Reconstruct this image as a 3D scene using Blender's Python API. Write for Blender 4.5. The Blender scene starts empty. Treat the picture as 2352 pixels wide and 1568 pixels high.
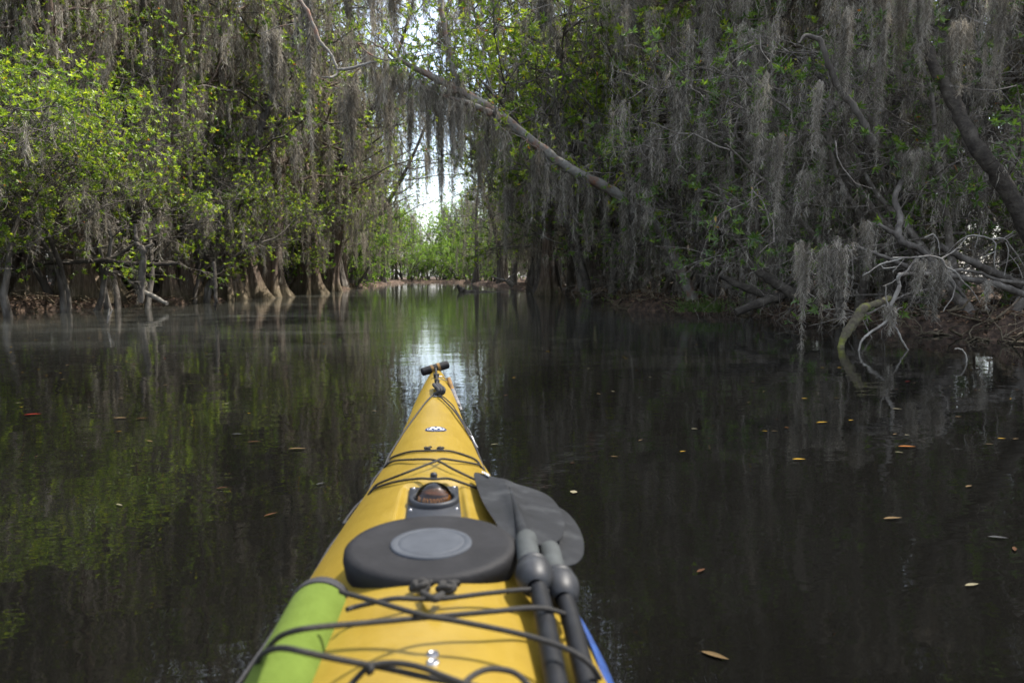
import bpy, math, random
import numpy as np
from mathutils import Vector

# ------------------------------------------------------------------ camera, sky, sun, exposure
S = bpy.context.scene
COL = S.collection
CAM_H = .72; YAW = math.radians(6.1); PIT = math.radians(5.16)
cd = bpy.data.cameras.new('camera'); cam = bpy.data.objects.new('camera', cd); COL.objects.link(cam)
cam.location = (0, 0, CAM_H); cam.rotation_euler = (math.pi/2-PIT, 0, -YAW)
cd.sensor_width = 36; cd.lens = 36*1646/2352; cd.clip_start = .05; cd.clip_end = 3000
cd.dof.use_dof = True; cd.dof.focus_distance = 4.2; cd.dof.aperture_fstop = 5.0
S.camera = cam

SUN_EL = math.radians(60); SUN_AZ = math.radians(66)      # azimuth clockwise from +Y
W = bpy.data.worlds.new("World"); S.world = W; W.use_nodes = True
nt = W.node_tree; bg = nt.nodes['Background']
sky = nt.nodes.new('ShaderNodeTexSky'); sky.sky_type = 'NISHITA'; sky.sun_disc = False
sky.sun_elevation = SUN_EL; sky.sun_rotation = SUN_AZ; sky.dust_density = 2.5; sky.air_density = 1.0
# thin broken white cloud over the blue
wtc = nt.nodes.new('ShaderNodeTexCoord'); wnz = nt.nodes.new('ShaderNodeTexNoise'); wnz.inputs['Scale'].default_value = 2.2; wnz.inputs['Detail'].default_value = 6
wmr = nt.nodes.new('ShaderNodeMapRange'); wmr.inputs[1].default_value = .35; wmr.inputs[2].default_value = .65; wmr.inputs[3].default_value = .2; wmr.inputs[4].default_value = .75
wmx = nt.nodes.new('ShaderNodeMixRGB'); wmx.inputs[2].default_value = (3.1, 3.25, 3.5, 1)
nt.links.new(wtc.outputs['Generated'], wnz.inputs[0]); nt.links.new(wnz.outputs[0], wmr.inputs[0]); nt.links.new(wmr.outputs[0], wmx.inputs[0])
nt.links.new(sky.outputs[0], wmx.inputs[1]); nt.links.new(wmx.outputs[0], bg.inputs[0]); bg.inputs[1].default_value = .15
sd = bpy.data.lights.new('sun', 'SUN'); sd.energy = 3.0; sd.angle = math.radians(.53); sd.color = (1, .95, .87)
sun = bpy.data.objects.new('sun', sd); COL.objects.link(sun)
to_sun = Vector((math.sin(SUN_AZ)*math.cos(SUN_EL), math.cos(SUN_AZ)*math.cos(SUN_EL), math.sin(SUN_EL)))
sun.rotation_euler = to_sun.to_track_quat('Z', 'Y').to_euler(); sun.location = (0, 0, 60)
vs = S.view_settings; vs.view_transform = 'Standard'; vs.look = 'None'; vs.exposure = 1.8; vs.gamma = 1
S.render.engine = 'CYCLES'
S.cycles.max_bounces = 7; S.cycles.diffuse_bounces = 3; S.cycles.glossy_bounces = 3; S.cycles.transmission_bounces = 4
S.cycles.sample_clamp_indirect = 4

# ------------------------------------------------------------------ measuring: sight lines of the photo meeting real surfaces
_F = np.array([math.sin(YAW)*math.cos(PIT), math.cos(YAW)*math.cos(PIT), -math.sin(PIT)])
_R = np.array([math.cos(YAW), -math.sin(YAW), 0.]); _U = np.cross(_R, _F)
def sight(x, y): return _F + _R*(x-1176)/1646 + _U*(784-y)/1646
def at_z(x, y, z=0.):
    d = sight(x, y); return d*((z-CAM_H)/d[2]) + np.array([0, 0, CAM_H])
def at_y(x, y, Y):
    d = sight(x, y); return d*(Y/d[1]) + np.array([0, 0, CAM_H])
rg = np.random.default_rng(7)

# ------------------------------------------------------------------ mesh helpers
class MB:
    def __init__(s): s.v = []; s.f = []; s.t = []; s.n = 0
    def add(s, V, F, tint=.5):
        V = np.asarray(V, float).reshape(-1, 3); F = np.asarray(F, int)
        s.v.append(V); s.f.append(F+s.n); s.n += len(V)
        s.t.append(np.broadcast_to(np.asarray(tint, float), (len(V),)).copy())
    def mesh(s, name, mat, smooth=True):
        me = bpy.data.meshes.new(name); V = np.concatenate(s.v)
        me.vertices.add(len(V)); me.vertices.foreach_set('co', V.ravel())
        lp = np.concatenate([f.ravel() for f in s.f])
        tot = np.concatenate([np.full(len(f), f.shape[1]) for f in s.f])
        st = np.concatenate([[0], np.cumsum(tot)[:-1]])
        me.loops.add(len(lp)); me.loops.foreach_set('vertex_index', lp.astype(np.int32))
        me.polygons.add(len(tot)); me.polygons.foreach_set('loop_start', st.astype(np.int32))
        me.polygons.foreach_set('use_smooth', np.full(len(tot), smooth))
        a = me.attributes.new('tint', 'FLOAT', 'POINT'); a.data.foreach_set('value', np.concatenate(s.t).astype(np.float32))
        me.update(calc_edges=True); me.validate()
        if mat: me.materials.append(mat)
        return me
    def obj(s, name, mat, parent=None, smooth=True):
        o = bpy.data.objects.new(name, s.mesh(name, mat, smooth)); COL.objects.link(o)
        if parent is not None:
            o.parent = parent; o.location = -parent.location if parent.rotation_euler.z == 0 else (0, 0, 0)
        return o
def tag(o, label, cat, group=None, kind=None):
    if label: o['label'] = label
    if cat: o['category'] = cat
    if group: o['group'] = group
    if kind: o['kind'] = kind
    return o
def empty(name, label, cat, loc=(0, 0, 0), group=None):
    o = bpy.data.objects.new(name, None); COL.objects.link(o); o.location = loc; o.empty_display_size = .2
    return tag(o, label, cat, group)

def unit(a): return a/np.maximum(np.linalg.norm(a, axis=-1, keepdims=True), 1e-9)
def smooth_path(P, n=8):
    P = np.asarray(P, float); Q = np.vstack([2*P[0]-P[1], P, 2*P[-1]-P[-2]]); out = []
    for i in range(1, len(Q)-2):
        for t in np.linspace(0, 1, n, endpoint=False):
            out.append(.5*(2*Q[i]+(Q[i+1]-Q[i-1])*t+(2*Q[i-1]-5*Q[i]+4*Q[i+1]-Q[i+2])*t*t+(3*Q[i]-Q[i-1]-3*Q[i+1]+Q[i+2])*t**3))
    out.append(P[-1]); return np.array(out)
def tube(mb, P, R, sides=6, flute=None, tint=.5, caps=True):
    P = np.asarray(P, float); n = len(P); R = np.broadcast_to(np.asarray(R, float), (n,))
    T = unit(np.gradient(P, axis=0)); m = unit(P[-1]-P[0]+1e-6)
    ref = np.array([1., 0, 0]) if abs(m[0]) < .6 else np.array([0, 1., 0])
    if abs(m[2]) < .5: ref = np.array([0, 0, 1.])
    A = unit(np.cross(T, ref)); B = np.cross(T, A)
    th = np.arange(sides)*2*math.pi/sides
    RR = R[:, None]*np.ones(sides)
    if flute is not None: RR = RR*flute(np.arange(n)[:, None], th[None, :])
    V = P[:, None]+A[:, None]*(np.cos(th)*RR)[..., None]+B[:, None]*(np.sin(th)*RR)[..., None]
    i = np.arange(n-1)[:, None]*sides; j = np.arange(sides)[None]; k = (j+1) % sides
    F = np.stack([i+j, i+k, i+sides+k, i+sides+j], -1).reshape(-1, 4)
    mb.add(V.reshape(-1, 3), F, tint)
    if caps:
        mb.add(V[0], [list(range(sides))[::-1]], tint); mb.add(V[-1], [list(range(sides))], tint)
def lathe(mb, prof, c, ax=(0, 0, 1), n=32, sx=1., tint=.5):
    prof = np.array(prof, float); ax = unit(np.array(ax, float))
    ref = np.array([1., 0, 0]) if abs(ax[0]) < .9 else np.array([0, 1., 0])
    b = unit(np.cross(ax, ref)); a = np.cross(b, ax)
    th = np.arange(n)*2*math.pi/n; m = len(prof)
    V = np.array(c)+(a*sx)*(prof[:, None, 0:1]*np.cos(th)[None, :, None])+b*(prof[:, None, 0:1]*np.sin(th)[None, :, None])+ax*prof[:, None, 1:2]
    i = np.arange(m-1)[:, None]*n; j = np.arange(n)[None]; k = (j+1) % n
    mb.add(V.reshape(-1, 3), np.stack([i+j, i+k, i+n+k, i+n+j], -1).reshape(-1, 4), tint)
def box(mb, c, size, rot=None, tint=.5, bev=.15):
    s = np.array(size)/2; b = bev*min(s); V = []; 
    for z, k in ((-s[2], s-b), (-s[2]+b, s), (s[2]-b, s), (s[2], s-b)):
        for dx, dy in ((-1, -1), (1, -1), (1, 1), (-1, 1)): V.append((dx*k[0], dy*k[1], z))
    V = np.array(V)
    if rot is not None: V = V@np.array(rot).T
    F = [[3, 2, 1, 0], [12, 13, 14, 15]]
    for l in range(3):
        for q in range(4): F.append([l*4+q, l*4+(q+1) % 4, l*4+4+(q+1) % 4, l*4+4+q])
    mb.add(V+np.array(c), F, tint)
def rotm(ax, a):
    x, y, z = unit(np.array(ax, float)); c, s = math.cos(a), math.sin(a); C = 1-c
    return np.array([[c+x*x*C, x*y*C-z*s, x*z*C+y*s], [y*x*C+z*s, c+y*y*C, y*z*C-x*s], [z*x*C-y*s, z*y*C+x*s, c+z*z*C]])

# ------------------------------------------------------------------ materials
def mat(name, col, rough=.6, var=None, vscale=8., spec=.5, metal=0., bump=0., bscale=40., stretch=(1, 1, 1), coat=0.):
    m = bpy.data.materials.new(name); m.use_nodes = True; n = m.node_tree.nodes; L = m.node_tree.links
    p = n['Principled BSDF']; p.inputs['Base Color'].default_value = (*col, 1); p.inputs['Roughness'].default_value = rough
    p.inputs['Specular IOR Level'].default_value = spec; p.inputs['Metallic'].default_value = metal
    p.inputs['Coat Weight'].default_value = coat
    tc = n.new('ShaderNodeTexCoord'); mp = n.new('ShaderNodeMapping'); mp.inputs['Scale'].default_value = stretch
    L.new(tc.outputs['Object'], mp.inputs[0])
    if var:
        nz = n.new('ShaderNodeTexNoise'); nz.inputs['Scale'].default_value = vscale; nz.inputs['Detail'].default_value = 6
        nz.inputs['Roughness'].default_value = .65
        cr = n.new('ShaderNodeValToRGB'); cs = [var[0], col, var[1]]
        cr.color_ramp.elements[0].position = .3; cr.color_ramp.elements[0].color = (*cs[0], 1)
        cr.color_ramp.elements[1].position = .7; cr.color_ramp.elements[1].color = (*cs[2], 1)
        e = cr.color_ramp.elements.new(.5); e.color = (*cs[1], 1)
        L.new(mp.outputs[0], nz.inputs[0]); L.new(nz.outputs[0], cr.inputs[0]); L.new(cr.outputs[0], p.inputs['Base Color'])
    if bump:
        nb = n.new('ShaderNodeTexNoise'); nb.inputs['Scale'].default_value = bscale; nb.inputs['Detail'].default_value = 5
        b = n.new('ShaderNodeBump'); b.inputs['Strength'].default_value = 1; b.inputs['Distance'].default_value = bump
        L.new(mp.outputs[0], nb.inputs[0]); L.new(nb.outputs[0], b.inputs['Height']); L.new(b.outputs[0], p.inputs['Normal'])
    return m
def tinted(name, stops, rough=.5, trans=0., tcol=None, spec=.4):
    """leaf, moss: colour by the per-leaf 'tint' attribute, with light let through"""
    m = bpy.data.materials.new(name); m.use_nodes = True; n = m.node_tree.nodes; L = m.node_tree.links
    p = n['Principled BSDF']; p.inputs['Roughness'].default_value = rough; p.inputs['Specular IOR Level'].default_value = spec
    at = n.new('ShaderNodeAttribute'); at.attribute_name = 'tint'
    cr = n.new('ShaderNodeValToRGB'); el = cr.color_ramp.elements
    el[0].position, el[0].color = stops[0][0], (*stops[0][1], 1); el[1].position, el[1].color = stops[-1][0], (*stops[-1][1], 1)
    for q, c in stops[1:-1]: e = el.new(q); e.color = (*c, 1)
    L.new(at.outputs['Fac'], cr.inputs[0]); L.new(cr.outputs[0], p.inputs['Base Color'])
    if trans:
        tr = n.new('ShaderNodeBsdfTranslucent'); mx = n.new('ShaderNodeMixShader'); mx.inputs[0].default_value = trans
        mc = n.new('ShaderNodeMixRGB'); mc.blend_type = 'MULTIPLY'; mc.inputs[0].default_value = 1; mc.inputs[2].default_value = (*(tcol or (1, 1, 1)), 1)
        L.new(cr.outputs[0], mc.inputs[1]); L.new(mc.outputs[0], tr.inputs[0])
        L.new(p.outputs[0], mx.inputs[1]); L.new(tr.outputs[0], mx.inputs[2]); L.new(mx.outputs[0], n['Material Output'].inputs[0])
    return m
M = {}
M['leaf'] = tinted('green_leaf', [(0, (.04, .075, .010)), (.45, (.10, .165, .018)), (.93, (.24, .30, .03)), (.97, (.30, .22, .03)), (1, (.35, .10, .02))], .38, .45, (2.3, 2.2, 1.2), .5)
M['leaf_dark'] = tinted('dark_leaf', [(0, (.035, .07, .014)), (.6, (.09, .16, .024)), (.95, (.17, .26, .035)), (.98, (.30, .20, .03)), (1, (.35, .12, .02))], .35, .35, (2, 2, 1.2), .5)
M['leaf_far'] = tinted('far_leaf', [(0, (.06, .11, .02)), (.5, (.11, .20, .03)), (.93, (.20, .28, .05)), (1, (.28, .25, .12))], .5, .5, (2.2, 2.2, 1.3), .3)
M['moss'] = tinted('hanging_moss', [(0, (.08, .073, .062)), (.5, (.225, .203, .165)), (1, (.46, .425, .36))], .9, .3, (1.3, 1.25, 1.15), .1)
M['bark'] = mat('grey_bark', (.10, .088, .075), .9, ((.045, .038, .032), (.20, .18, .155)), 7, .2, bump=.02, bscale=25, stretch=(1, 1, .25))
M['bark_red'] = mat('reddish_bark', (.17, .125, .095), .9, ((.06, .042, .033), (.34, .27, .215)), 5, .2, bump=.05, bscale=14, stretch=(2.6, 2.6, .13))
def stain(m):
    """dark tide line and lichen round the foot of the trunks"""
    n = m.node_tree.nodes; L = m.node_tree.links; p = n['Principled BSDF']; src = p.inputs['Base Color'].links[0].from_socket
    tc = n.new('ShaderNodeTexCoord'); sp = n.new('ShaderNodeSeparateXYZ'); L.new(tc.outputs['Object'], sp.inputs[0])
    nz = n.new('ShaderNodeTexNoise'); nz.inputs['Scale'].default_value = 5; nz.inputs['Detail'].default_value = 5; L.new(tc.outputs['Object'], nz.inputs[0])
    ad = n.new('ShaderNodeMath'); ad.operation = 'MULTIPLY_ADD'; L.new(nz.outputs[0], ad.inputs[0]); ad.inputs[1].default_value = -.9; L.new(sp.outputs[2], ad.inputs[2])
    for lo, hi, c in ((-.3, .45, (.16, .145, .07)), (-.5, -.15, (.035, .030, .022))):
        r_ = n.new('ShaderNodeMapRange'); r_.inputs[1].default_value = lo; r_.inputs[2].default_value = hi; r_.inputs[3].default_value = .42; r_.inputs[4].default_value = 0
        L.new(ad.outputs[0], r_.inputs[0]); mx = n.new('ShaderNodeMixRGB'); mx.inputs[2].default_value = (*c, 1); L.new(r_.outputs[0], mx.inputs[0]); L.new(src, mx.inputs[1]); src = mx.outputs[0]
    L.new(src, p.inputs['Base Color'])
stain(M['bark_red'])
M['bark_pale'] = mat('pale_bark', (.22, .20, .17), .85, ((.12, .10, .085), (.36, .34, .30)), 9, .2, bump=.01, bscale=40, stretch=(1, 1, .4))
M['bark_dark'] = mat('dark_bark', (.045, .038, .030), .9, ((.022, .018, .015), (.09, .078, .062)), 7, .2, bump=.02, bscale=25)  # bark in a darker tone than the grey one
M['limb'] = mat('limb_bark', (.19, .175, .15), .85, ((.24, .10, .055), (.30, .285, .25)), 4.5, .2, bump=.012, bscale=30)
M['log_moss'] = mat('mossy_bark', (.12, .105, .07), .9, ((.06, .045, .035), (.20, .21, .045)), 7, .2, bump=.015, bscale=30)
M['twig'] = mat('twig_wood', (.14, .12, .10), .8, ((.09, .078, .064), (.32, .29, .25)), 12, .2)

# ------------------------------------------------------------------ the setting: ground, water
LB = [(-60, -9.5), (0, -9.8), (8, -9.6), (15.4, -8.9), (16.9, -7.8), (19.2, -6.8), (23.5, -6.55), (30, -6.3), (45, -4.7), (72, -4.2), (84, -3.6), (90, -20), (400, -60)]
RB = [(-60, 8), (0, 6.4), (6.6, 6.0), (8, 5.95), (10.3, 5.95), (13.2, 5.4), (15.2, 3.95), (16.3, 4.3), (19.6, 4.9), (29.7, 5.4), (41, 5.0), (60, 4.4), (82, 3.1), (90, -4), (400, -50)]
def bank(X, Y):
    """height of the land: mud under the water, low root-bound banks beside it"""
    lx = np.interp(Y, *zip(*LB)); rx = np.interp(Y, *zip(*RB))
    w = .28*np.sin(Y*2.3)+.18*np.sin(Y*5.1+1)+.1*np.sin(Y*11)
    s = np.maximum(lx+w-X, X-rx+w*.8)
    s = np.where(Y > 86, np.maximum(s, (Y-86)), s)
    t = np.clip((s+.25)/.75, 0, 1); t = t*t*(3-2*t)
    n = .07*np.sin(X*3.1+Y*1.7)*np.sin(Y*2.9-X)+.05*np.sin(X*7.7+2)*np.sin(Y*6.1)+.03*np.sin(X*15+Y*4)*np.sin(Y*13)
    return -.35+t*(.55+n+np.clip(s, 0, 6)*.02)
xs = np.concatenate([[-900, -300, -120, -60, -35], np.arange(-22, 20, .16), [24, 35, 60, 120, 300, 900]])
ys = np.concatenate([[-900, -200, -60, -20, -8, -2], np.arange(0, 34, .17), np.arange(34, 96, .6), [110, 150, 250, 500, 1500]])
X, Y = np.meshgrid(xs, ys); Z = bank(X, Y)
m = MB(); nx, ny = len(xs), len(ys); i = np.arange(ny-1)[:, None]*nx; j = np.arange(nx-1)[None]
m.add(np.stack([X, Y, Z], -1).reshape(-1, 3), np.stack([i+j, i+j+1, i+nx+j+1, i+nx+j], -1).reshape(-1, 4))
M['mud'] = mat('bank_mud', (.065, .045, .033), .95, ((.025, .018, .014), (.17, .11, .075)), 9, .2, bump=.06, bscale=14)
tag(m.obj('ground', M['mud']), 'dark muddy banks with roots and leaf litter beside the water', 'ground', kind='structure')

def water_mat():
    m = bpy.data.materials.new('swamp_water'); m.use_nodes = True; n = m.node_tree.nodes; L = m.node_tree.links
    p = n['Principled BSDF']; p.inputs['Base Color'].default_value = (.0030, .0029, .0025, 1); p.inputs['Roughness'].default_value = .015
    p.inputs['IOR'].default_value = 1.33
    tc = n.new('ShaderNodeTexCoord')
    def noise(scale, st, detail=2, rough=.5):
        mp = n.new('ShaderNodeMapping'); mp.inputs['Scale'].default_value = st; L.new(tc.outputs['Object'], mp.inputs[0])
        z = n.new('ShaderNodeTexNoise'); z.inputs['Scale'].default_value = scale; z.inputs['Detail'].default_value = detail
        z.inputs['Roughness'].default_value = rough; L.new(mp.outputs[0], z.inputs[0]); return z.outputs[0]
    def mth(op, a, b):
        q = n.new('ShaderNodeMath'); q.operation = op
        for k, v in ((0, a), (1, b)):
            if isinstance(v, (int, float)): q.inputs[k].default_value = v
            else: L.new(v, q.inputs[k])
        return q.outputs[0]
    h = mth('ADD', mth('MULTIPLY', noise(1.6, (.8, 1, 1), 2), .0045), mth('MULTIPLY', noise(6, (.6, 1.2, 1), 3), .0014))
    h = mth('ADD', h, mth('MULTIPLY', noise(24, (.5, 1.2, 1), 2), .00017))
    b = n.new('ShaderNodeBump'); b.inputs['Distance'].default_value = 1; b.inputs['Strength'].default_value = 1
    L.new(h, b.inputs['Height']); L.new(b.outputs[0], p.inputs['Normal'])
    # thin film of dust and pollen lying in drifts on the surface
    f = noise(.35, (.5, 1.4, 1), 5, .6); f2 = noise(3.5, (.35, 1.6, 1), 5, .7)
    cr = n.new('ShaderNodeMapRange'); cr.inputs[1].default_value = .50; cr.inputs[2].default_value = .70; cr.inputs[3].default_value = .0; cr.inputs[4].default_value = 1.0
    L.new(mth('ADD', mth('MULTIPLY', f, .7), mth('MULTIPLY', f2, .3)), cr.inputs[0])
    sp = n.new('ShaderNodeSeparateXYZ'); L.new(tc.outputs['Object'], sp.inputs[0])
    def ramp(v, a, b_, lo, hi):
        q = n.new('ShaderNodeMapRange'); q.interpolation_type = 'SMOOTHSTEP'; q.inputs[1].default_value = a; q.inputs[2].default_value = b_; q.inputs[3].default_value = lo; q.inputs[4].default_value = hi
        L.new(v, q.inputs[0]); return q.outputs[0]
    # the drifts lie in the slack water up the channel and thin out round the kayak
    amt = mth('MULTIPLY', mth('ADD', mth('MULTIPLY', cr.outputs[0], .12), .05), ramp(sp.outputs[1], 4.5, 11, .02, 1))
    d = n.new('ShaderNodeBsdfDiffuse'); d.inputs[0].default_value = (.15, .155, .133, 1)
    mx = n.new('ShaderNodeMixShader'); L.new(amt, mx.inputs[0]); L.new(p.outputs[0], mx.inputs[1]); L.new(d.outputs[0], mx.inputs[2])
    L.new(mx.outputs[0], n['Material Output'].inputs[0])
    return m
m = MB(); m.add([(-900, -900, 0), (900, -900, 0), (900, 1500, 0), (-900, 1500, 0)], [[0, 1, 2, 3]])
tag(m.obj('water', water_mat()), 'dark still tannin-stained water mirroring the trees', 'water', kind='structure')

# ------------------------------------------------------------------ plant building
def wander(p, d, L, n, wob, lift, r):
    p = np.array(p, float); d = unit(np.array(d, float)); P = [p]; st = L/(n-1)
    for k in range(n-1):
        d = unit(d+r.normal(0, wob, 3)+np.array([0, 0, lift])); p = p+d*st; P.append(p)
    return np.array(P)
def leaves(mb, P, A, N, Ln, Wd, tint):
    n = len(P)
    if n == 0: return
    Sd = unit(np.cross(A, N)); N = unit(np.cross(Sd, A)); Ln = Ln[:, None]; Wd = Wd[:, None]
    up = N*Wd*.18
    V = np.stack([P, P+A*Ln*.38+Sd*Wd*.5+up, P+A*Ln*.75+Sd*Wd*.36+up-N*Ln*.03, P+A*Ln-N*Ln*.12,
                  P+A*Ln*.75-Sd*Wd*.36+up-N*Ln*.03, P+A*Ln*.38-Sd*Wd*.5+up], 1)
    b = np.arange(n)[:, None]*6
    F = np.concatenate([b+np.array([0, 1, 2, 3]), b+np.array([0, 3, 4, 5])])
    mb.add(V.reshape(-1, 3), F, np.repeat(tint, 6))
def rosettes(mb, T, AX, k, ln, r, wr=.36, sag=0.):
    """k leaves round every shoot tip T with shoot axis AX"""
    n = len(T); T = np.repeat(T, k, 0); AX = np.repeat(AX, k, 0); q = np.tile(np.arange(k), n)
    az = q*2.4+np.repeat(r.uniform(0, 6.3, n), k); inc = r.uniform(.55, 1.35, n*k)
    a = unit(np.cross(AX, r.normal(0, 1, (n*k, 3)))*0+np.cross(AX, np.array([.31, .2, .93]))+1e-5); b = np.cross(AX, a)
    D = unit(AX*np.cos(inc)[:, None]+(a*np.cos(az)[:, None]+b*np.sin(az)[:, None])*np.sin(inc)[:, None]+np.array([0, 0, -sag]))
    L = ln*r.uniform(.6, 1.25, n*k); base = np.repeat(r.uniform(.1, .85, n), k)
    tt = np.clip(base+r.normal(0, .12, n*k), 0, .93); tt = np.where(r.random(n*k) < .012, r.uniform(.95, 1, n*k), tt)
    leaves(mb, T-AX*(r.uniform(0, .5, n*k)*ln)[:, None], D, unit(AX+r.normal(0, .25, (n*k, 3))), L, L*wr, tt)
def moss(mb, A, Ls, Ws, dens, sl, rw, r, segs=3, wisp=1., strings=None, fat=1.):
    """hanging beards: every anchor drops a few thin ragged strings made of short curling strands"""
    A = np.asarray(A, float); k = np.maximum(2, np.round(Ws/.022).astype(int)) if strings is None else np.full(len(A), strings)
    src = np.repeat(np.arange(len(A)), k); m = len(src)
    A2 = A[src]+np.stack([r.normal(0, .62, m)*Ws[src], r.normal(0, .62, m)*Ws[src], -r.uniform(0, .12, m)*Ls[src]], 1)
    off = np.clip(np.linalg.norm((A2-A[src])[:, :2], axis=1)/np.maximum(Ws[src], .01), 0, 1.6)
    L2 = Ls[src]*r.uniform(.45, 1.0, m)*(1-.42*off); W2 = np.minimum(Ws[src], r.uniform(.008, .034, m)*(rw/.0055)**.5*fat)
    n_each = np.maximum((dens*L2*.30).astype(int), 5); c = np.repeat(np.arange(m), n_each); n = len(c)
    s = r.random(n)**1.1*L2[c]; u = s/L2[c]; taper = np.where(u < .15, .5+u*3.3, 1-.85*((u-.15)/.85)**1.4)*(.6+.4*np.sin(s*9+c))
    th = r.uniform(0, 6.283, n); rr = W2[c]*taper*np.sqrt(r.random(n)); ph = r.uniform(0, 6.283, m)
    pull = (A[src]-A2)[c]*[1, 1, 0]*(np.clip(s/np.maximum(Ls[src][c], .1), 0, 1)*.75)[:, None]
    P = A2[c]+pull+np.stack([rr*np.cos(th)+.6*W2[c]*np.sin(s*4+ph[c]), rr*np.sin(th)+.6*W2[c]*np.cos(s*3.3+ph[c]), -s], 1)
    d = np.stack([r.normal(0, .45*wisp, n), r.normal(0, .45*wisp, n), -np.ones(n)], 1)
    L = sl*r.uniform(.4, 1.3, n)/segs; w = unit(np.stack([r.normal(0, 1, n), r.normal(0, 1, n), r.normal(0, .25, n)], 1))*rw*.62
    rows = []
    for q in range(segs+1):
        f = 1-.55*q/segs; rows += [P-w*f, P+w*f]
        d = unit(d+np.stack([r.normal(0, .5*wisp, n), r.normal(0, .5*wisp, n), r.normal(-.3, .15, n)], 1)); P = P+d*L[:, None]
    V = np.stack(rows, 1); b = np.arange(n)[:, None]*(2*segs+2)
    F = np.concatenate([b+np.array([2*q, 2*q+1, 2*q+3, 2*q+2]) for q in range(segs)])
    tt = np.clip(r.uniform(.05, .95, m)[c]+r.normal(0, .2, n), 0, 1)
    mb.add(V.reshape(-1, 3), F, np.repeat(tt, 2*segs+2))
def flutes(nf, amp, seed, n, H):
    r = np.random.default_rng(seed); p = r.uniform(0, 6.3, 3)
    def f(i, th):
        z = i/(n-1)*H; a = amp*np.exp(-z/1.1)+.05
        return 1+a*np.cos(nf*th+p[0]+.5*np.sin(z+p[1]))+a*.5*np.cos((nf*2+1)*th+p[2])
    return f

def grow_tree(seed, H, r0, flare, limb_lo, limb_n, limb_L, leaf=None, moss_n=80, moss_L=(.5, 2), moss_W=(.05, .14), mdens=260, strand=.22, rib=.006,
              lean=(0, 0), stems=1, twigs=7, tw_L=.7, rt=3, up=.12, gap=.0, fuzz=0, bare=0., nfl=6, leaf_r=.35):
    """returns wood, leaf, moss mesh builders for one plant standing at the origin"""
    r = np.random.default_rng(seed); wood, lf, ms = MB(), MB(), MB(); T = []; TA = []; MA = []
    for s in range(stems):
        a = r.uniform(0, 6.28); off = .25*np.array([math.cos(a), math.sin(a), 0])*(stems > 1)
        d = np.array([lean[0]+off[0]*1.4, lean[1]+off[1]*1.4, 1]); n = 14
        P = wander(off+np.array([0, 0, -.3]), d, H*(1 if stems == 1 else r.uniform(.75, 1)), n, .07 if stems == 1 else .16, .04, r)
        z = P[:, 2]; R = r0*(1-.8*np.linspace(0, 1, n))+r0*flare*np.exp(-np.maximum(z, 0)/.55)
        if stems == 1:
            Q = smooth_path(P, 4); z = Q[:, 2]; R = r0*(1-.8*np.linspace(0, 1, len(Q)))+r0*flare*(.65*np.exp(-np.maximum(z, 0)/.45)+.34*np.exp(-np.maximum(z, 0)/1.5))
            tube(wood, Q, R, 28, flutes(nfl, .50 if flare > 1 else .16 if flare > .5 else .07, seed, len(Q), H))
        else: tube(wood, P, R, 7)
        for k in range(limb_n//stems):
            f = limb_lo+(1-limb_lo)*((k+.5)/(limb_n//stems))**.9; q = f*(n-1); b = P[int(q)]+(P[min(int(q)+1, n-1)]-P[int(q)])*(q % 1)
            az = k*2.4+r.uniform(-.5, .5)+s; LL = limb_L*(1-.45*abs(f-.45))*r.uniform(.65, 1.15)
            lb = wander(b, (math.cos(az), math.sin(az), r.uniform(-.05, .5)), LL, 8, .2, up*.3, r)
            rr = max(.012, r0*.33*(1-f*.6)); tube(wood, lb, np.linspace(rr, rr*.3, 8), 5, caps=False)
            for q in range(7): MA.append(lb[r.integers(1, 8)]+r.normal(0, .05, 3))
            for tq in range(twigs):
                tb = lb[min(7, 2+int(tq*6/twigs))]; td = unit(lb[-1]-lb[0])+r.normal(0, .75, 3)+np.array([0, 0, up])
                tw = wander(tb, td, tw_L*r.uniform(.5, 1.2), 5, .28, up*.4, r)
                tube(wood, tw, np.linspace(.009, .004, 5), 3, caps=False)
                MA.append(tw[3]+r.normal(0, .04, 3))
                if r.random() > bare:
                    for w_ in range(rt):
                        base = tw[r.integers(2, 5)]; dv = unit(tw[-1]-tw[0]+r.normal(0, .6, 3)+np.array([0, 0, .35]))
                        tip = base+dv*leaf_r*r.uniform(.15, 1); T.append(tip); TA.append(dv)
                        if w_ % 2 == 0: tube(wood, np.array([base, (base+tip)/2+r.normal(0, .01, 3), tip]), [.004, .003, .002], 3, caps=False)
        for q in range(fuzz//stems):
            b = MA[r.integers(0, len(MA))]+r.normal(0, .12, 3); f_ = wander(b, r.normal(0, 1, 3)+[0, 0, -.3], r.uniform(.2, .7), 6, .45, -.08, r); tube(wood, f_, np.linspace(.0035, .0015, 6), 3, caps=False)
    if gap:
        T = np.array(T); TA = np.array(TA); q = np.sin(2.6*T[:, 0]+seed)*np.sin(2.4*T[:, 1]+2*seed)+np.sin(3.1*T[:, 2]+1.7*np.sin(1.9*T[:, 0])+seed)*.8
        k_ = q > gap-.55; T, TA = T[k_], TA[k_]
    if leaf:
        rosettes(lf, np.array(T), unit(np.array(TA)), leaf[1], leaf[0], r, leaf[2] if len(leaf) > 2 else .36)
    if moss_n:
        MA = np.array(MA); idx = r.integers(0, len(MA), moss_n); A = MA[idx]+r.normal(0, .06, (moss_n, 3))*[1, 1, .3]
        Ls = r.uniform(*moss_L, moss_n)*r.uniform(.5, 1, moss_n); Ls = np.minimum(Ls, np.maximum(A[:, 2]-.15, .25)); Ws = r.uniform(*moss_W, moss_n)*(.5+.5*Ls/moss_L[1])
        moss(ms, A, Ls, Ws, mdens, strand, rib, r)
    return wood, lf, ms
PROTO = {}
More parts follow.
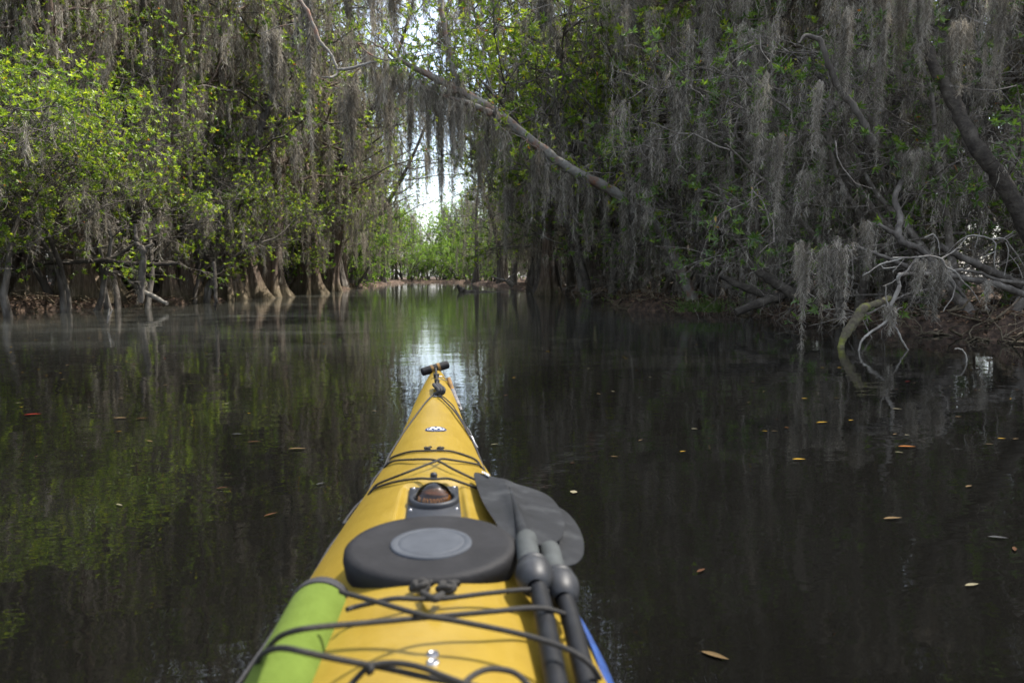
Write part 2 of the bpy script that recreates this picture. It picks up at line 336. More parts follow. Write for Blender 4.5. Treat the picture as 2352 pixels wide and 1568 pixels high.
def proto(key, bark, leafm, **kw):
    w, l, s = grow_tree(**kw); d = {'trunk': w.mesh('trunk', M[bark])}
    if l.v: d['crown'] = l.mesh('crown', M[leafm])
    if s.v: d['hanging_moss'] = s.mesh('hanging_moss', M['moss'])
    PROTO[key] = d
def plant(key, name, cat, label, x, y, rz=0., sc=1., group=None, z=None, sxy=1., tilt=0.):
    if z is None: z = max(float(bank(np.array(x), np.array(y))), 0)-.02
    o = empty(name, label, cat, (x, y, z), group); o.rotation_euler = (0, tilt, rz); o.scale = (sc*sxy, sc*sxy, sc)
    for k, me in PROTO[key].items():
        c = bpy.data.objects.new(k, me); COL.objects.link(c); c.parent = o
    return o
# leafy shrubs of the left bank
for s in range(3):
    proto('shrub%d' % s, 'bark', 'leaf', seed=11+s, H=4.8, r0=.06, flare=.3, limb_lo=.28, limb_n=48, limb_L=2.3, leaf=(.066, 8), moss_n=75, moss_L=(.3, 1.2),
          moss_W=(.03, .08), mdens=240, strand=.16, rib=.005, stems=3, twigs=10, tw_L=.65, rt=7, up=.2, gap=.48)
# moss-laden trees
for s in range(4):
    proto('mossy%d' % s, 'bark', 'leaf', seed=31+s, H=11.5, r0=.16, flare=.8, limb_lo=.16, limb_n=34, limb_L=3.0, leaf=(.085, 7), moss_n=330, moss_L=(.7, 2.6),
          moss_W=(.05, .15), mdens=130, strand=.15, rib=.0085, twigs=9, tw_L=.8, rt=4, bare=.15)
# swamp trees with a swollen fluted foot, crown and moss starting higher
for s in range(3):
    proto('cypress%d' % s, 'bark_red', 'leaf', seed=51+s, H=14, r0=.28, flare=1.1, limb_lo=.24, limb_n=32, limb_L=3.3, leaf=(.10, 6), moss_n=320, moss_L=(1.0, 3.4),
          moss_W=(.06, .17), mdens=100, strand=.2, rib=.012, twigs=8, tw_L=.9, rt=4, bare=.15, nfl=7)
# trees bowing out over the channel
for s in range(3):
    proto('arch%d' % s, 'bark', 'leaf', seed=61+s, H=13.5, r0=.17, flare=.8, limb_lo=.28, limb_n=44, limb_L=4.0, leaf=(.10, 7), moss_n=400, moss_L=(.8, 2.8),
          moss_W=(.05, .15), mdens=120, strand=.16, rib=.0095, twigs=9, tw_L=.9, rt=4, bare=.12, lean=(.33, 0))
# far trees, coarser
for s in range(3):
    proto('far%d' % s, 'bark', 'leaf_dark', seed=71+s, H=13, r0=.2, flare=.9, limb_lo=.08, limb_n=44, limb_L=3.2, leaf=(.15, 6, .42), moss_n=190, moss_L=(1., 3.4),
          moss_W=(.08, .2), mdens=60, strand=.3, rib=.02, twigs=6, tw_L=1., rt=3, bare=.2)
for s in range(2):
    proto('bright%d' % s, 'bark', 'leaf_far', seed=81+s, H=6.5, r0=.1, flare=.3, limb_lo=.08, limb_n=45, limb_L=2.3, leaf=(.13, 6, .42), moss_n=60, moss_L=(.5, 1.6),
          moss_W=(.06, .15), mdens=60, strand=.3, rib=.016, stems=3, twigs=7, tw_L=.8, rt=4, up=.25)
# twiggy thicket of the right bank: thin arching wood, sparse darker leaves, fuzzy moss
for s in range(3):
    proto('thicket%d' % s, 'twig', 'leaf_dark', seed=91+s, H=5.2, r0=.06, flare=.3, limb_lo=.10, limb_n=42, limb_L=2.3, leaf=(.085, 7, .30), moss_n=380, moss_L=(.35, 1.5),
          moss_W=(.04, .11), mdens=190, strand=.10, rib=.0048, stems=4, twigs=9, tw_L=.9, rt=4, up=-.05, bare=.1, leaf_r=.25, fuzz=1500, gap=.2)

LEFT = [  # proto, x, y, rot, scale, label
 ('shrub0', -9.4, 12.2, .4, 1.05, 'leafy green shrub at the left edge of the photo, overhanging the water'),
 ('shrub1', -7.7, 14.2, 2.1, 1.08, 'brightest yellow-green shrub, sunlit and leaning over the left bank'),
 ('shrub2', -6.9, 17.0, 4.4, 1.05, 'rounded green shrub right of the brightest one on the left bank'),
 ('shrub0', -6.6, 20.6, 1.2, .98, 'green shrub in front of the mossy left trunks, low over the waterline'),
 ('shrub1', -10.8, 14.6, 3.4, 1.25, 'tall dark-green shrub behind the left edge of the bank'),
 ('shrub2', -8.9, 18.2, .2, 1.3, 'tall shrub with pale new leaves rising behind the sunlit left shrubs'),
 ('shrub1', -6.9, 24.0, 5.1, .85, 'light green shrub high between the fluted left trunks'),
 ('shrub0', -5.9, 28.5, 2.7, .9, 'light green shrub in front of the widest reddish trunk'),
 ('shrub2', -8.7, 12.9, 2.9, .95, 'leafy shrub between the edge shrub and the brightest one on the left'),
 ('shrub0', -7.5, 16.0, 5.6, 1.0, 'sunlit shrub tucked behind the brightest left shrub'),
 ('shrub1', 5.3, 21.5, 1.9, 1.85, 'tall leafy shrub rising behind the leaning limb right of the channel'),
 ('shrub2', 5.6, 27.5, .6, 2.1, 'tall leafy shrub beside the slim reddish trunk on the right bank'),
 ('shrub0', 6.9, 17.6, 3.9, 1.8, 'tall leafy shrub above the lower end of the leaning limb'),
 ('bright0', -6.2, 33, 1, .85, 'pale green bush on the left bank beyond the reddish trunks'),
 ('bright1', -4.9, 44, 3, .9, 'pale leafy bush where the left bank narrows the channel'),
]
for k, x, y, rz, sc, lb in LEFT: plant(k, 'shrub', 'shrub', lb, x, y, rz, sc, 'leafy shrubs along the banks')
for k, x, y, rz, sc, lb in [
 ('thicket0', 7.2, 8.6, .5, .95, 'twiggy shrub at the far right edge, arching over the water'),
 ('thicket1', 6.6, 10.8, 2.6, 1.0, 'dense moss-draped thicket in the middle of the right bank'),
 ('thicket2', 6.0, 13.2, 4.1, 1.05, 'twiggy grey shrub with glossy dark leaves on the right bank'),
 ('thicket0', 5.6, 15.9, 3.0, 1.0, 'moss-hung shrub on the point where the right bank turns'),
 ('thicket1', 6.2, 19.5, .8, 1.1, 'shrub behind the point of the right bank, hung with grey moss'),
 ('thicket2', 8.6, 12.2, 1.4, 1.25, 'tall shrub set back behind the moss-draped right thicket'),
 ('thicket1', 9.5, 9.2, 5.2, 1.2, 'shadowy shrub behind the fallen wood at the right edge')]:
    plant(k, 'shrub', 'shrub', lb, x, y, rz, sc, 'shrubs along the right bank')
for k, x, y, rz, sc, lb in [
 ('mossy0', -13.0, 12.0, .3, 1, 'moss-laden tree at the upper left corner'),
 ('mossy1', -11.8, 16.8, 2.2, 1, 'tree hung with dark moss behind the brightest left shrub'),
 ('mossy2', -9.9, 21.6, 1.1, 1, 'slim tree with long grey moss above the left bank shrubs'),
 ('mossy3', -9.0, 25.6, 3.9, 1, 'moss tree leaning over the water left of the reddish trunks'),
 ('mossy0', -8.6, 31.0, 4.7, 1.05, 'moss tree directly behind the reddish flared trunks'),
 ('mossy1', -6.4, 37.0, .6, 1.05, 'moss-hung tree left of the sky gap'),
 ('mossy2', -5.8, 47.0, 2.9, 1.1, 'moss-hung tree nearest the sky gap on the left bank'),
 ('mossy3', -5.4, 58.0, 5.5, 1.0, 'distant moss tree where the left bank fades away'),
 ('mossy2', 8.6, 8.2, 5.0, 1, 'dark moss-laden tree at the upper right corner'),
 ('mossy3', 8.2, 11.4, 1.0, 1, 'moss-laden tree rising out of the right thicket'),
 ('mossy0', 7.6, 14.6, 2.0, 1, 'moss-laden tree behind the point of the right bank'),
 ('mossy1', 6.6, 18.6, 3.5, 1.05, 'tree dropping long moss strands over the right side of the channel'),
 ('mossy2', 6.0, 23.6, .9, 1.05, 'tree with a pale moss curtain right of the sky gap'),
 ('mossy3', 5.6, 29.0, 2.4, 1.0, 'moss tree reaching over the channel beyond the leaning limb'),
 ('mossy0', 5.2, 36.0, 5.9, 1.0, 'darker moss tree under the leaning limb, far right bank'),
 ('mossy1', 5.2, 47.0, 1.9, .8, 'low moss tree near the end of the right bank')]:
    plant(k, 'moss_tree', 'tree', lb, x, y, rz, sc, 'moss-hung trees along the banks')
for k, x, y, rz, sc, lb in [
 ('cypress0', -10.8, 20.0, 3.1, 1.0, 'dark fluted trunk behind the left shrubs'),
 ('cypress2', -12.4, 17.6, 5.0, 1.0, 'shaded trunk at the far left behind the bank'),
 ('cypress0', 7.6, 17.2, 4.0, 1.1, 'broad pale trunk half hidden by moss on the right'),
 ('cypress2', 10.6, 11.0, .4, 1.0, 'dark trunk behind the right thicket'),
 ('cypress1', 9.6, 15.0, 1.4, 1.0, 'shaded trunk set back in the right bank woods')]:
    plant(k, 'swamp_tree', 'tree', lb, x, y, rz, sc, 'swamp trees with flared trunks')
for k, x, y, rz, sc, lb in [
 ('arch1', -7.2, 27.0, -.2, 1.12, 'tree bowing over the channel behind the hooking branch'), ('arch2', -7.6, 22.5, .1, 1.12, 'tree bowing over the water above the fluted left trunks'), ('arch0', -6.9, 33.0, -.1, 1.2, 'tall tree bowing over the top of the sky gap from the left'), ('mossy1', -6.0, 40.0, .1, 1.25, 'tall moss tree close to the sky gap on the left'),
 ('arch0', -5.8, 48.0, -.1, 1.15, 'far tree bowing toward the sky gap from the left'), ('arch1', 6.2, 15.5, 3.0, .85, 'tree bowing left above the thick leaning limb'), ('arch2', 6.0, 20.5, 3.3, .9, 'moss-curtained tree bowing over the right half of the channel'),
 ('arch0', 6.2, 26.5, 3.1, 1.0, 'tree bowing over the channel behind the leaning limb'), ('arch1', 6.0, 34.0, 3.2, 1.1, 'tall tree bowing toward the sky gap from the right'), ('mossy2', 5.9, 44.0, 3.1, 1.3, 'far mossy tree bowing over the channel from the right'), ('mossy1', -4.9, 68.0, .1, 1.4, 'very distant tree narrowing the sky gap from the left'), ('mossy3', 4.1, 74.0, 3.1, 1.45, 'very distant tree narrowing the sky gap from the right'), ('mossy3', -5.3, 42.0, .3, 1.25, 'leafy tree reaching into the sky gap from the left bank'), ('mossy2', 5.3, 39.0, 3.3, 1.2, 'leafy tree reaching into the sky gap from the right bank'), ('mossy0', -5.4, 60.0, .2, 1.4, 'distant moss tree reaching toward the sky gap from the left'), ('mossy0', 5.2, 57.0, 3.0, 1.4, 'farthest tree bowing over the channel from the right'),
 ('arch2', -13.5, 13.0, .6, .9, 'tree bowing over the left edge of the photo'), ('arch0', 9.6, 9.6, 2.6, .9, 'tree bowing over the fallen wood at the right edge')]:
    plant(k, 'bowing_tree', 'tree', lb, x, y, rz, sc, 'trees bowing over the channel')
for k, (x, y) in enumerate([(-7.0, 19.9), (-7.3, 23.4), (-6.9, 25.2), (-8.4, 19.4), (-6.8, 28.8), (-6.5, 33.4), (-6.2, 38), (-5.2, 43), (-9.4, 17.9), (-8.1, 17.6), (-7.9, 22.2), (-9.3, 22.6), (-7.4, 21.2), (-10.2, 18.8), (-7.2, 27.6), (-10.0, 16.6), (-5.6, 40.0), (6.6, 16.6), (8.2, 13.4), (6.4, 22.4)]):
    plant('cypress%d' % (k % 3), 'swamp_tree', 'tree', 'grey-brown fluted trunk standing in the row along the %s bank' % ('left' if x < 0 else 'right'), x, y, k*1.3, (.6, .75, .5, .8, .7)[k % 5], 'row of fluted trunks on the %s bank' % ('left' if x < 0 else 'right'), sxy=.8)
for px, Yd, key, sc, fat, lb in [(430, 21.5, 0, .8, 1.0, 'dark fluted trunk left of the brown one on the left bank'), (525, 23.5, 1, .85, 1.0, 'brown fluted trunk left of the lichen-footed one'),
 (575, 24.8, 2, .9, .95, 'reddish-brown trunk touching the lichen-footed one'), (622, 26.2, 0, .95, 1.2, 'broad fluted trunk with pale lichen at its foot'), (708, 31.5, 1, 1.05, 1.15, 'widest reddish trunk with a flared foot on the left bank'),
 (760, 35.5, 2, .9, .95, 'second reddish flared trunk just right of the widest one'), (180, 18.2, 2, .75, 1.2, 'brown trunk behind the level limb, nearer the photo edge'), (235, 18.8, 1, .7, 1.1, 'brown trunk behind the level limb, right of its neighbour'), (1258, 27.0, 1, .85, .9, 'slim reddish trunk on the right bank under the leaning limb')]:
    plant('cypress%d' % key, 'swamp_tree', 'tree', lb, float(at_y(px, 640, Yd)[0]), Yd, px*.7, sc, 'swamp trees with flared trunks', sxy=fat)
r = np.random.default_rng(5); cnt = 0
for side in (-1, 1):
    for row, (off, step) in enumerate(((4.5, 4.2), (8.5, 5.0), (14, 6.0), (20, 5.0))):
        y = 6.+row*3 if side > 0 else 9.+row*3
        while y < 84:
            bx = np.interp(y, *zip(*(LB if side < 0 else RB)))
            x = bx+side*(off+r.uniform(-1, 1)); k = ('far%d' if (row or y > 40) else 'cypress%d') % r.integers(0, 3)
            plant(k, 'background_tree', 'tree', 'one of the crowded background trees deep in the %s bank woods' % ('left' if side < 0 else 'right'), x, y, r.uniform(0, 6.28), r.uniform(.9, 1.15),
                  'background trees of the %s bank' % ('left' if side < 0 else 'right')); cnt += 1
            y += step*r.uniform(.8, 1.2)*(1 if y < 40 else 1.5)
for side in (-1, 1):
    y = 9.
    while y < 66:
        bx = np.interp(y, *zip(*(LB if side < 0 else RB)))
        plant('far%d' % r.integers(0, 3), 'undergrowth_bush', 'bush', 'one of the dark undergrowth bushes filling the gaps low in the %s bank woods' % ('left' if side < 0 else 'right'), bx+side*r.uniform(5.5, 8.5), y, r.uniform(0, 6), r.uniform(.30, .42),
              'undergrowth of the %s bank' % ('left' if side < 0 else 'right'), sxy=1.5); y += r.uniform(2.2, 3.4)
    for y in (22, 27.5, 32, 38, 45, 53, 62):
        bx = np.interp(y, *zip(*(LB if side < 0 else RB)))
        plant('far%d' % r.integers(0, 3), 'background_tree', 'tree', 'one of the moss-veiled trees crowding the %s waterline far up the channel' % ('left' if side < 0 else 'right'), bx+side*r.uniform(1.6, 3), y, r.uniform(0, 6), r.uniform(.95, 1.2),
              'moss-veiled trees crowding the %s waterline' % ('left' if side < 0 else 'right'))
# the far end of the channel
for x, y, s, k in [(-7, 84, .9, 0), (-3, 88, .8, 1), (.5, 90, .62, 0), (3.2, 87, .8, 1), (6, 84, 1.0, 0), (9, 88, 1.2, 1), (-11, 90, 1.3, 1), (1.5, 96, .95, 1), (-2, 97, 1.0, 0), (5, 97, 1.25, 0), (-6, 70, .7, 1), (5.3, 66, .6, 0), (-5.5, 60, .8, 0), (-5.4, 52, .7, 1), (4.9, 76, 1.1, 1), (3.8, 80, .9, 0), (1, 93, 1.1, 1), (3, 93, 1.5, 0), (6, 92, 1.7, 1), (-1, 94, .9, 0), (-4, 95, 1.3, 1), (-7, 95, 1.6, 0), (-10, 92, 1.6, 1), (10, 95, 1.8, 0)]:
    plant('bright%d' % k, 'distant_bush', 'bush', 'sunlit bright green bush closing the far end of the channel', x, y, x*1.7, s, 'sunlit bushes at the end of the channel')
for x, y, s, k in [(-6, 104, .8, 1), (-3.6, 108, .7, 2), (-7.5, 92, .85, 0), (-5, 95, .8, 1), (-3.2, 98, .75, 2), (1.8, 97, .8, 0), (3.6, 94, .85, 1), (5.8, 96, .9, 2), (8.2, 93, .95, 0), (2.4, 106, .75, 0), (5.5, 103, .95, 1), (-1.2, 112, .62, 1), (-9.5, 99, 1, 2), (-13, 96, 1, 0), (-9, 104, 1, 1), (9, 102, 1, 2), (14, 96, 1.1, 0), (19, 104, 1.2, 1), (-18, 104, 1.2, 2), (-24, 98, 1, 0), (26, 98, 1, 1)]:
    plant('far%d' % k, 'background_tree', 'tree', 'hazy tree beyond the end of the channel', x, y, x, s, 'trees beyond the end of the channel')
# ------------------------------------------------------------------ single limbs, snags and beards of moss that stand out
def limb(mb, pts, rads, sides=8, n=5, jit=0., seed=0):
    P = smooth_path(np.array([at_y(*p) for p in pts]), n)
    if jit: P = P+np.random.default_rng(seed).normal(0, jit, P.shape)
    R = np.interp(np.linspace(0, 1, len(P)), np.linspace(0, 1, len(rads)), rads)
    k = np.random.default_rng(seed+9).uniform(.88, 1.14, len(P)); tube(mb, P, R*k, sides); return P
def moss_obj(name, A, Ls, Ws, dens, sl, rw, seed, parent=None, **kw):
    mb = MB(); moss(mb, np.array(A), np.array(Ls, float), np.array(Ws, float), dens, sl, rw, np.random.default_rng(seed), **kw); return mb.obj(name, M['moss'], parent)
# tree whose big limb leans out over the channel
lt = empty('leaning_tree', 'tree with a thick pale limb leaning left over the channel, hung with moss', 'tree', (0, 0, 0))
mb = MB()
P = limb(mb, [(1600, 712, 14.4), (1560, 610, 14.2), (1490, 500, 14), (1410, 440, 13.7), (1310, 388, 13.5), (1230, 330, 13.3), (1130, 252, 13.1), (1050, 205, 13), (960, 160, 12.9), (900, 125, 12.8), (850, 95, 12.7)],
         [.13, .11, .10, .095, .09, .088, .082, .066, .048, .028, .012], 12, 7, .006, 1)
P2 = limb(mb, [(1130, 262, 13.0), (1095, 245, 12.95), (1060, 232, 12.95), (1010, 218, 13)], [.07, .05, .04, .02], 9, 5, .004, 2)
P3 = limb(mb, [(1046, 215, 13), (1040, 150, 13), (1022, 70, 13.1), (1010, -40, 13.2)], [.045, .05, .05, .055], 9, 5, .008, 3)
for k, (pts, r_) in enumerate([([(1143, 275, 13), (1128, 200, 12.9), (1105, 140, 12.8), (1098, 90, 12.7)], .016), ([(960, 160, 12.9), (930, 120, 12.9), (905, 75, 13), (870, 20, 13)], .018),
                               ([(985, 90, 13), (1060, 110, 12.8), (1180, 40, 12.6), (1290, 5, 12.4)], .014), ([(905, 120, 12.9), (960, 128, 12.6), (1030, 120, 12.4), (1100, 150, 12.3)], .010),
                               ([(1160, 300, 13.2), (1200, 318, 13), (1240, 345, 12.8)], .010), ([(1120, 282, 13), (1165, 305, 12.8), (1185, 350, 12.7)], .009)]):
    limb(mb, pts, [r_, r_*.8, r_*.5, r_*.35], 6, 4, .008, 20+k)
r = np.random.default_rng(77); tips = []; tax = []
for q in range(90):
    b = P[r.integers(20, len(P))] if q % 3 else P3[r.integers(0, len(P3))]
    tw = wander(b, r.normal(0, 1, 3)+[0, 0, .5], r.uniform(.3, 1.1), 6, .3, .05, r); tube(mb, tw, np.linspace(.010, .003, 6), 4, caps=False)
    for _ in range(5): tips.append(tw[r.integers(3, 6)]+r.normal(0, .12, 3)); tax.append(tw[-1]-tw[0]+r.normal(0, .2, 3)+[0, 0, .1])
mb.obj('trunk', M['limb'], lt)
mb = MB(); rosettes(mb, np.array(tips), unit(np.array(tax)), 6, .075, r); mb.obj('crown', M['leaf'], lt)
A = [P[i]+r.normal(0, .07, 3)*[1, 2, .4]-[0, 0, .05] for i in r.integers(10, len(P), 150)]+[P3[i]+r.normal(0, .08, 3) for i in r.integers(0, len(P3), 25)]
moss_obj('hanging_moss', A, r.uniform(.35, 2.0, 175)*r.uniform(.4, 1, 175), r.uniform(.03, .11, 175), 300, .17, .0055, 6, lt)
# bare pale branch hooking down on the left of the channel
mb = MB()
limb(mb, [(670, -20, 12), (705, 25, 12), (735, 95, 12), (758, 122, 12), (775, 165, 12), (760, 178, 11.9), (738, 177, 11.9)], [.028, .030, .026, .020, .022, .018, .010], 8, 5, .004, 4)
limb(mb, [(775, 160, 12), (800, 158, 12), (830, 150, 12), (865, 140, 12)], [.02, .024, .02, .012], 8, 5, .004, 5)
limb(mb, [(760, 178, 11.9), (756, 165, 11.9), (766, 120, 11.9)], [.008, .007, .005], 5); limb(mb, [(822, 100, 12), (850, 125, 12), (885, 138, 12), (925, 132, 12)], [.008, .013, .013, .006], 6)
limb(mb, [(600, 78, 12.2), (640, 62, 12.1), (676, 55, 12)], [.006, .008, .01], 5)
tag(mb.obj('dead_branch', M['limb']), 'bare pale branch hooking down at the top, left of the leaning limb', 'branch')
def r4(x, y, Y): return ((1900+x*.2551)/1.06293, (550+y*.2551)/1.06293, Y)
def rr4(pts, Y): return [r4(p[0], p[1], p[2] if len(p) > 2 else Y) for p in pts]
# fallen wood at the right bank
mb = MB()
for k, (pts, rd) in enumerate([
    ([(1760, 420, 7.6), (1460, 460, 7.2), (1300, 466, 7.0), (1160, 468), (1152, 540), (1155, 600), (1075, 775), (1105, 835), (1060, 890), (1000, 945), (850, 1050), (790, 1120), (757, 1262)], [.016, .017, .018, .018, .017, .02, .018, .016, .014, .012, .012, .010, .007]),
    ([(1072, 920), (1110, 960), (1160, 1040), (1190, 1110), (1260, 1220), (1325, 1362)], [.010, .011, .010, .009, .008, .005]),
    ([(1025, 575), (1038, 720), (1080, 825)], [.005, .007, .009]), ([(1105, 830), (1150, 800), (1190, 780)], [.008, .005, .003])]):
    limb(mb, rr4(pts, 6.6), rd, 7, 5, .002, 40+k)
tag(mb.obj('dead_branch', M['bark_pale']), 'forked pale branch with two legs standing in the water near the right bank', 'branch')
mb = MB()
for k, (pts, rd) in enumerate([
    ([(1090, 312), (1300, 305), (1450, 295), (1560, 320), (1600, 390), (1700, 450), (1750, 520), (1840, 610), (1900, 690), (1932, 745)], [.008, .010, .011, .011, .010, .009, .008, .006, .005, .003]),
    ([(1320, 310), (1260, 400), (1180, 480), (1090, 545), (1000, 582)], [.008, .008, .006, .004, .003]),
    ([(1200, 312), (1060, 352), (980, 372), (880, 440), (805, 482)], [.008, .008, .007, .005, .003]), ([(980, 380), (1010, 412), (1075, 405), (1130, 396)], [.004, .007, .006, .004]),
    ([(1600, 470), (1640, 440), (1700, 450)], [.003, .004, .004]), ([(1200, 320), (1150, 390), (1090, 450)], [.005, .004, .003]), ([(1590, 370), (1580, 450), (1570, 525)], [.004, .003, .002]),
    ([(1560, 320, 6.7), (1700, 230, 7.2), (1800, 120, 7.8)], [.009, .008, .006]), ([(1620, 470), (1690, 560), (1670, 680), (1580, 820)], [.004, .006, .006, .004])]):
    limb(mb, rr4(pts, 6.6), rd, 6, 5, .002, 50+k)
tag(mb.obj('dead_branch', M['bark_pale']), 'pale bare branch spreading level above the forked branch at the right bank', 'branch')
mb = MB()
for k, (pts, rd) in enumerate([
    ([(1400, 120), (1480, 90), (1530, 150), (1545, 290)], [.008, .008, .005, .003]), ([(1590, 300, 7.4), (1700, 180), (1790, 115), (1880, 96), (2030, 130), (2080, 190), (2068, 350), (2085, 420)], [.008, .007, .008, .009, .008, .007, .005, .003]),
    ([(2030, 130), (2160, 130), (2250, 235), (2300, 300), (2345, 380)], [.008, .008, .007, .005, .003]), ([(2180, 160), (2202, 280), (2160, 480)], [.007, .005, .003]),
    ([(2200, 270), (2290, 380), (2345, 510)], [.006, .005, .003]), ([(1915, 105), (1885, 210)], [.005, .003]), ([(2065, 255), (1990, 290), (1935, 330)], [.006, .005, .003]), ([(2160, 125), (2250, 60), (2340, 0)], [.006, .005, .004])]):
    limb(mb, rr4(pts, 7.2), rd, 6, 5, .002, 60+k)
tag(mb.obj('dead_branch', M['bark_pale']), 'thin white-tipped branch drooping at the far right edge', 'branch')
mb = MB()
for k, (pts, rd) in enumerate([
    ([(1180, -420, 7.9), (1120, -250, 7.8), (1170, -60, 7.7), (1150, 30, 7.6), (1180, 150), (1350, 225), (1450, 330), (1490, 410)], [.03, .035, .035, .036, .038, .036, .03, .02]),
    ([(960, -10), (1060, 50), (1150, 110)], [.02, .024, .03]), ([(700, 190), (880, 250), (1100, 340), (1300, 420), (1500, 450), (1700, 490), (2100, 570), (2350, 660)], [.012, .018, .024, .028, .03, .032, .035, .04]),
    ([(1550, 200, 8.2), (1750, 300, 8.2), (2000, 420, 8.2), (2400, 620, 8.4)], [.035, .04, .05, .06]), ([(1320, 260), (1400, 330), (1480, 420), (1650, 540), (1780, 690)], [.015, .02, .022, .02, .012]),
    ([(1640, 80, 9.0), (1800, 75, 9), (1990, 78, 9)], [.02, .022, .015]), ([(1660, 430), (1900, 450), (2100, 520), (2400, 560)], [.012, .018, .02, .02])]):
    limb(mb, rr4(pts, 7.5), rd, 9, 5, .004, 70+k)
tag(mb.obj('fallen_tree', M['bark']), 'tangle of fallen grey limbs behind the pale dead branches at the right bank', 'fallen tree')
mb = MB(); limb(mb, rr4([(1060, 700, 7.3), (960, 740, 7.1), (860, 772, 7.0), (810, 800), (760, 880), (690, 975), (630, 1070), (598, 1160), (570, 1290)], 6.9), [.03, .034, .036, .045, .052, .05, .04, .03, .03], 12, 5, .003, 80)
tag(mb.obj('log', M['log_moss']), 'short green-mossed log slanting into the water at the right', 'log')
mb = MB(); limb(mb, rr4([(1690, 1182), (1730, 1180), (1775, 1205), (1802, 1270), (1795, 1340), (1790, 1400), (1788, 1510)], 5.6), [.006, .007, .006, .006, .0055, .005, .005], 7, 5, .0015, 81)
tag(mb.obj('stick', M['bark_pale']), 'thin stick curling out of the water at the right', 'stick')
mb = MB(); limb(mb, [(2110, 60, 8.0), (2145, 150, 7.8), (2190, 235, 7.6), (2250, 345, 7.3), (2320, 450, 7.2), (2400, 600, 7.1)], [.03, .055, .068, .078, .085, .09], 14, 6, .008, 82)
rt_ = empty('leaning_tree', 'thick dark trunk leaning in from the right edge of the photo', 'tree', (0, 0, 0)); mb.obj('trunk', M['bark_dark'], rt_)
mb = MB(); limb(mb, [(1880, 85, 8), (1905, 150, 8), (1925, 200, 8), (1965, 250, 8), (2005, 330, 8)], [.03, .032, .035, .04, .045], 9, 6, .006, 84); limb(mb, [(1880, 90, 8), (1850, 82, 8), (1835, 100, 7.9)], [.03, .02, .01], 8)
tag(mb.obj('crooked_limb', M['bark']), 'dark crooked limb bending down behind the right-hand moss columns', 'limb')
mb = MB(); limb(mb, [(1700, 560, 9.5), (1740, 620, 9.4), (1790, 655, 9.3), (1830, 680, 9.2), (1880, 700, 9.2)], [.03, .05, .07, .085, .09], 10, 6, .006, 85)
limb(mb, [(1830, 668, 9.3), (1760, 690, 9.3), (1690, 718, 9.3)], [.06, .06, .055], 10, 6, .005, 86); limb(mb, [(1655, 635, 9.8), (1700, 655, 9.7), (1790, 690, 9.5)], [.03, .05, .06], 9, 6, .005, 87)
tag(mb.obj('log', M['bark_dark']), 'crooked log propped on the mud under the right thicket', 'log')
# left bank
mb = MB(); 
limb(mb, [(20, 640, 15.6), (54, 615, 15.5), (120, 603, 15.4), (190, 600, 15.4), (245, 597, 15.4), (275, 586, 15.4), (310, 560, 15.4)], [.04, .05, .055, .05, .05, .04, .03], 10, 6, .008, 88)
limb(mb, [(245, 598, 15.4), (300, 606, 15.3), (360, 607, 15.3), (410, 604, 15.4)], [.06, .06, .05, .03], 9, 6, .006, 89)
tag(mb.obj('fallen_limb', M['bark_dark']), 'dark limb lying level above the left bank between the trunks', 'limb')
mb = MB(); limb(mb, [(308, 514, 14.8), (313, 545, 14.8), (318, 565, 14.8), (328, 575, 14.8), (326, 630, 14.9), (322, 694, 15)], [.025, .04, .05, .07, .065, .06], 10, 6, .01, 90); limb(mb, [(326, 573, 14.8), (340, 566, 14.8), (353, 560, 14.8)], [.03, .03, .015], 8)
tag(mb.obj('broken_snag', M['bark']), 'pale broken snag standing upright on the left bank with a split top', 'snag')
mb = MB(); limb(mb, [(330, 668, 16.6), (350, 680, 16.5), (383, 697, 16.3)], [.045, .05, .04], 9, 5, .004, 91)
tag(mb.obj('log', M['bark_pale']), 'pale log sliding into the water off the left bank', 'log')
mb = MB(); limb(mb, [(247, 742, 10.8), (249, 725, 10.8), (251, 708, 10.8)], [.010, .009, .006], 6); limb(mb, [(247, 742, 10.8), (253, 722, 10.8), (259, 712, 10.8)], [.009, .007, .005], 6)
tag(mb.obj('stick', M['bark_pale']), 'two-pronged twig sticking out of the water at the left', 'stick')
mb = MB(); limb(mb, [(493, 600, 13.5), (494, 650, 13.4), (495, 690, 13.3), (495, 712, 13.3)], [.03, .035, .03, .018], 8, 6, .008, 92)
tag(mb.obj('stick', M['bark_dark']), 'dark upright pole in the water off the left bank', 'stick')
mb = MB(); limb(mb, [(1050, 655, 34), (1062, 668, 34), (1072, 672, 34), (1110, 671, 34), (1185, 674, 34)], [.05, .16, .14, .08, .06], 9, 6, .02, 93)
tag(mb.obj('log', M['bark']), 'dark half-sunk log with a raised stub far down the channel', 'log')
mb = MB(); limb(mb, [(1128, 634, 38), (1150, 642, 38), (1162, 645, 38), (1178, 655, 38)], [.04, .06, .08, .16], 8, 5, .02, 94); limb(mb, [(1162, 645, 38), (1182, 628, 38)], [.05, .03], 7)
tag(mb.obj('broken_snag', M['bark_pale']), 'pale forked snag on the right bank far down the channel', 'snag')
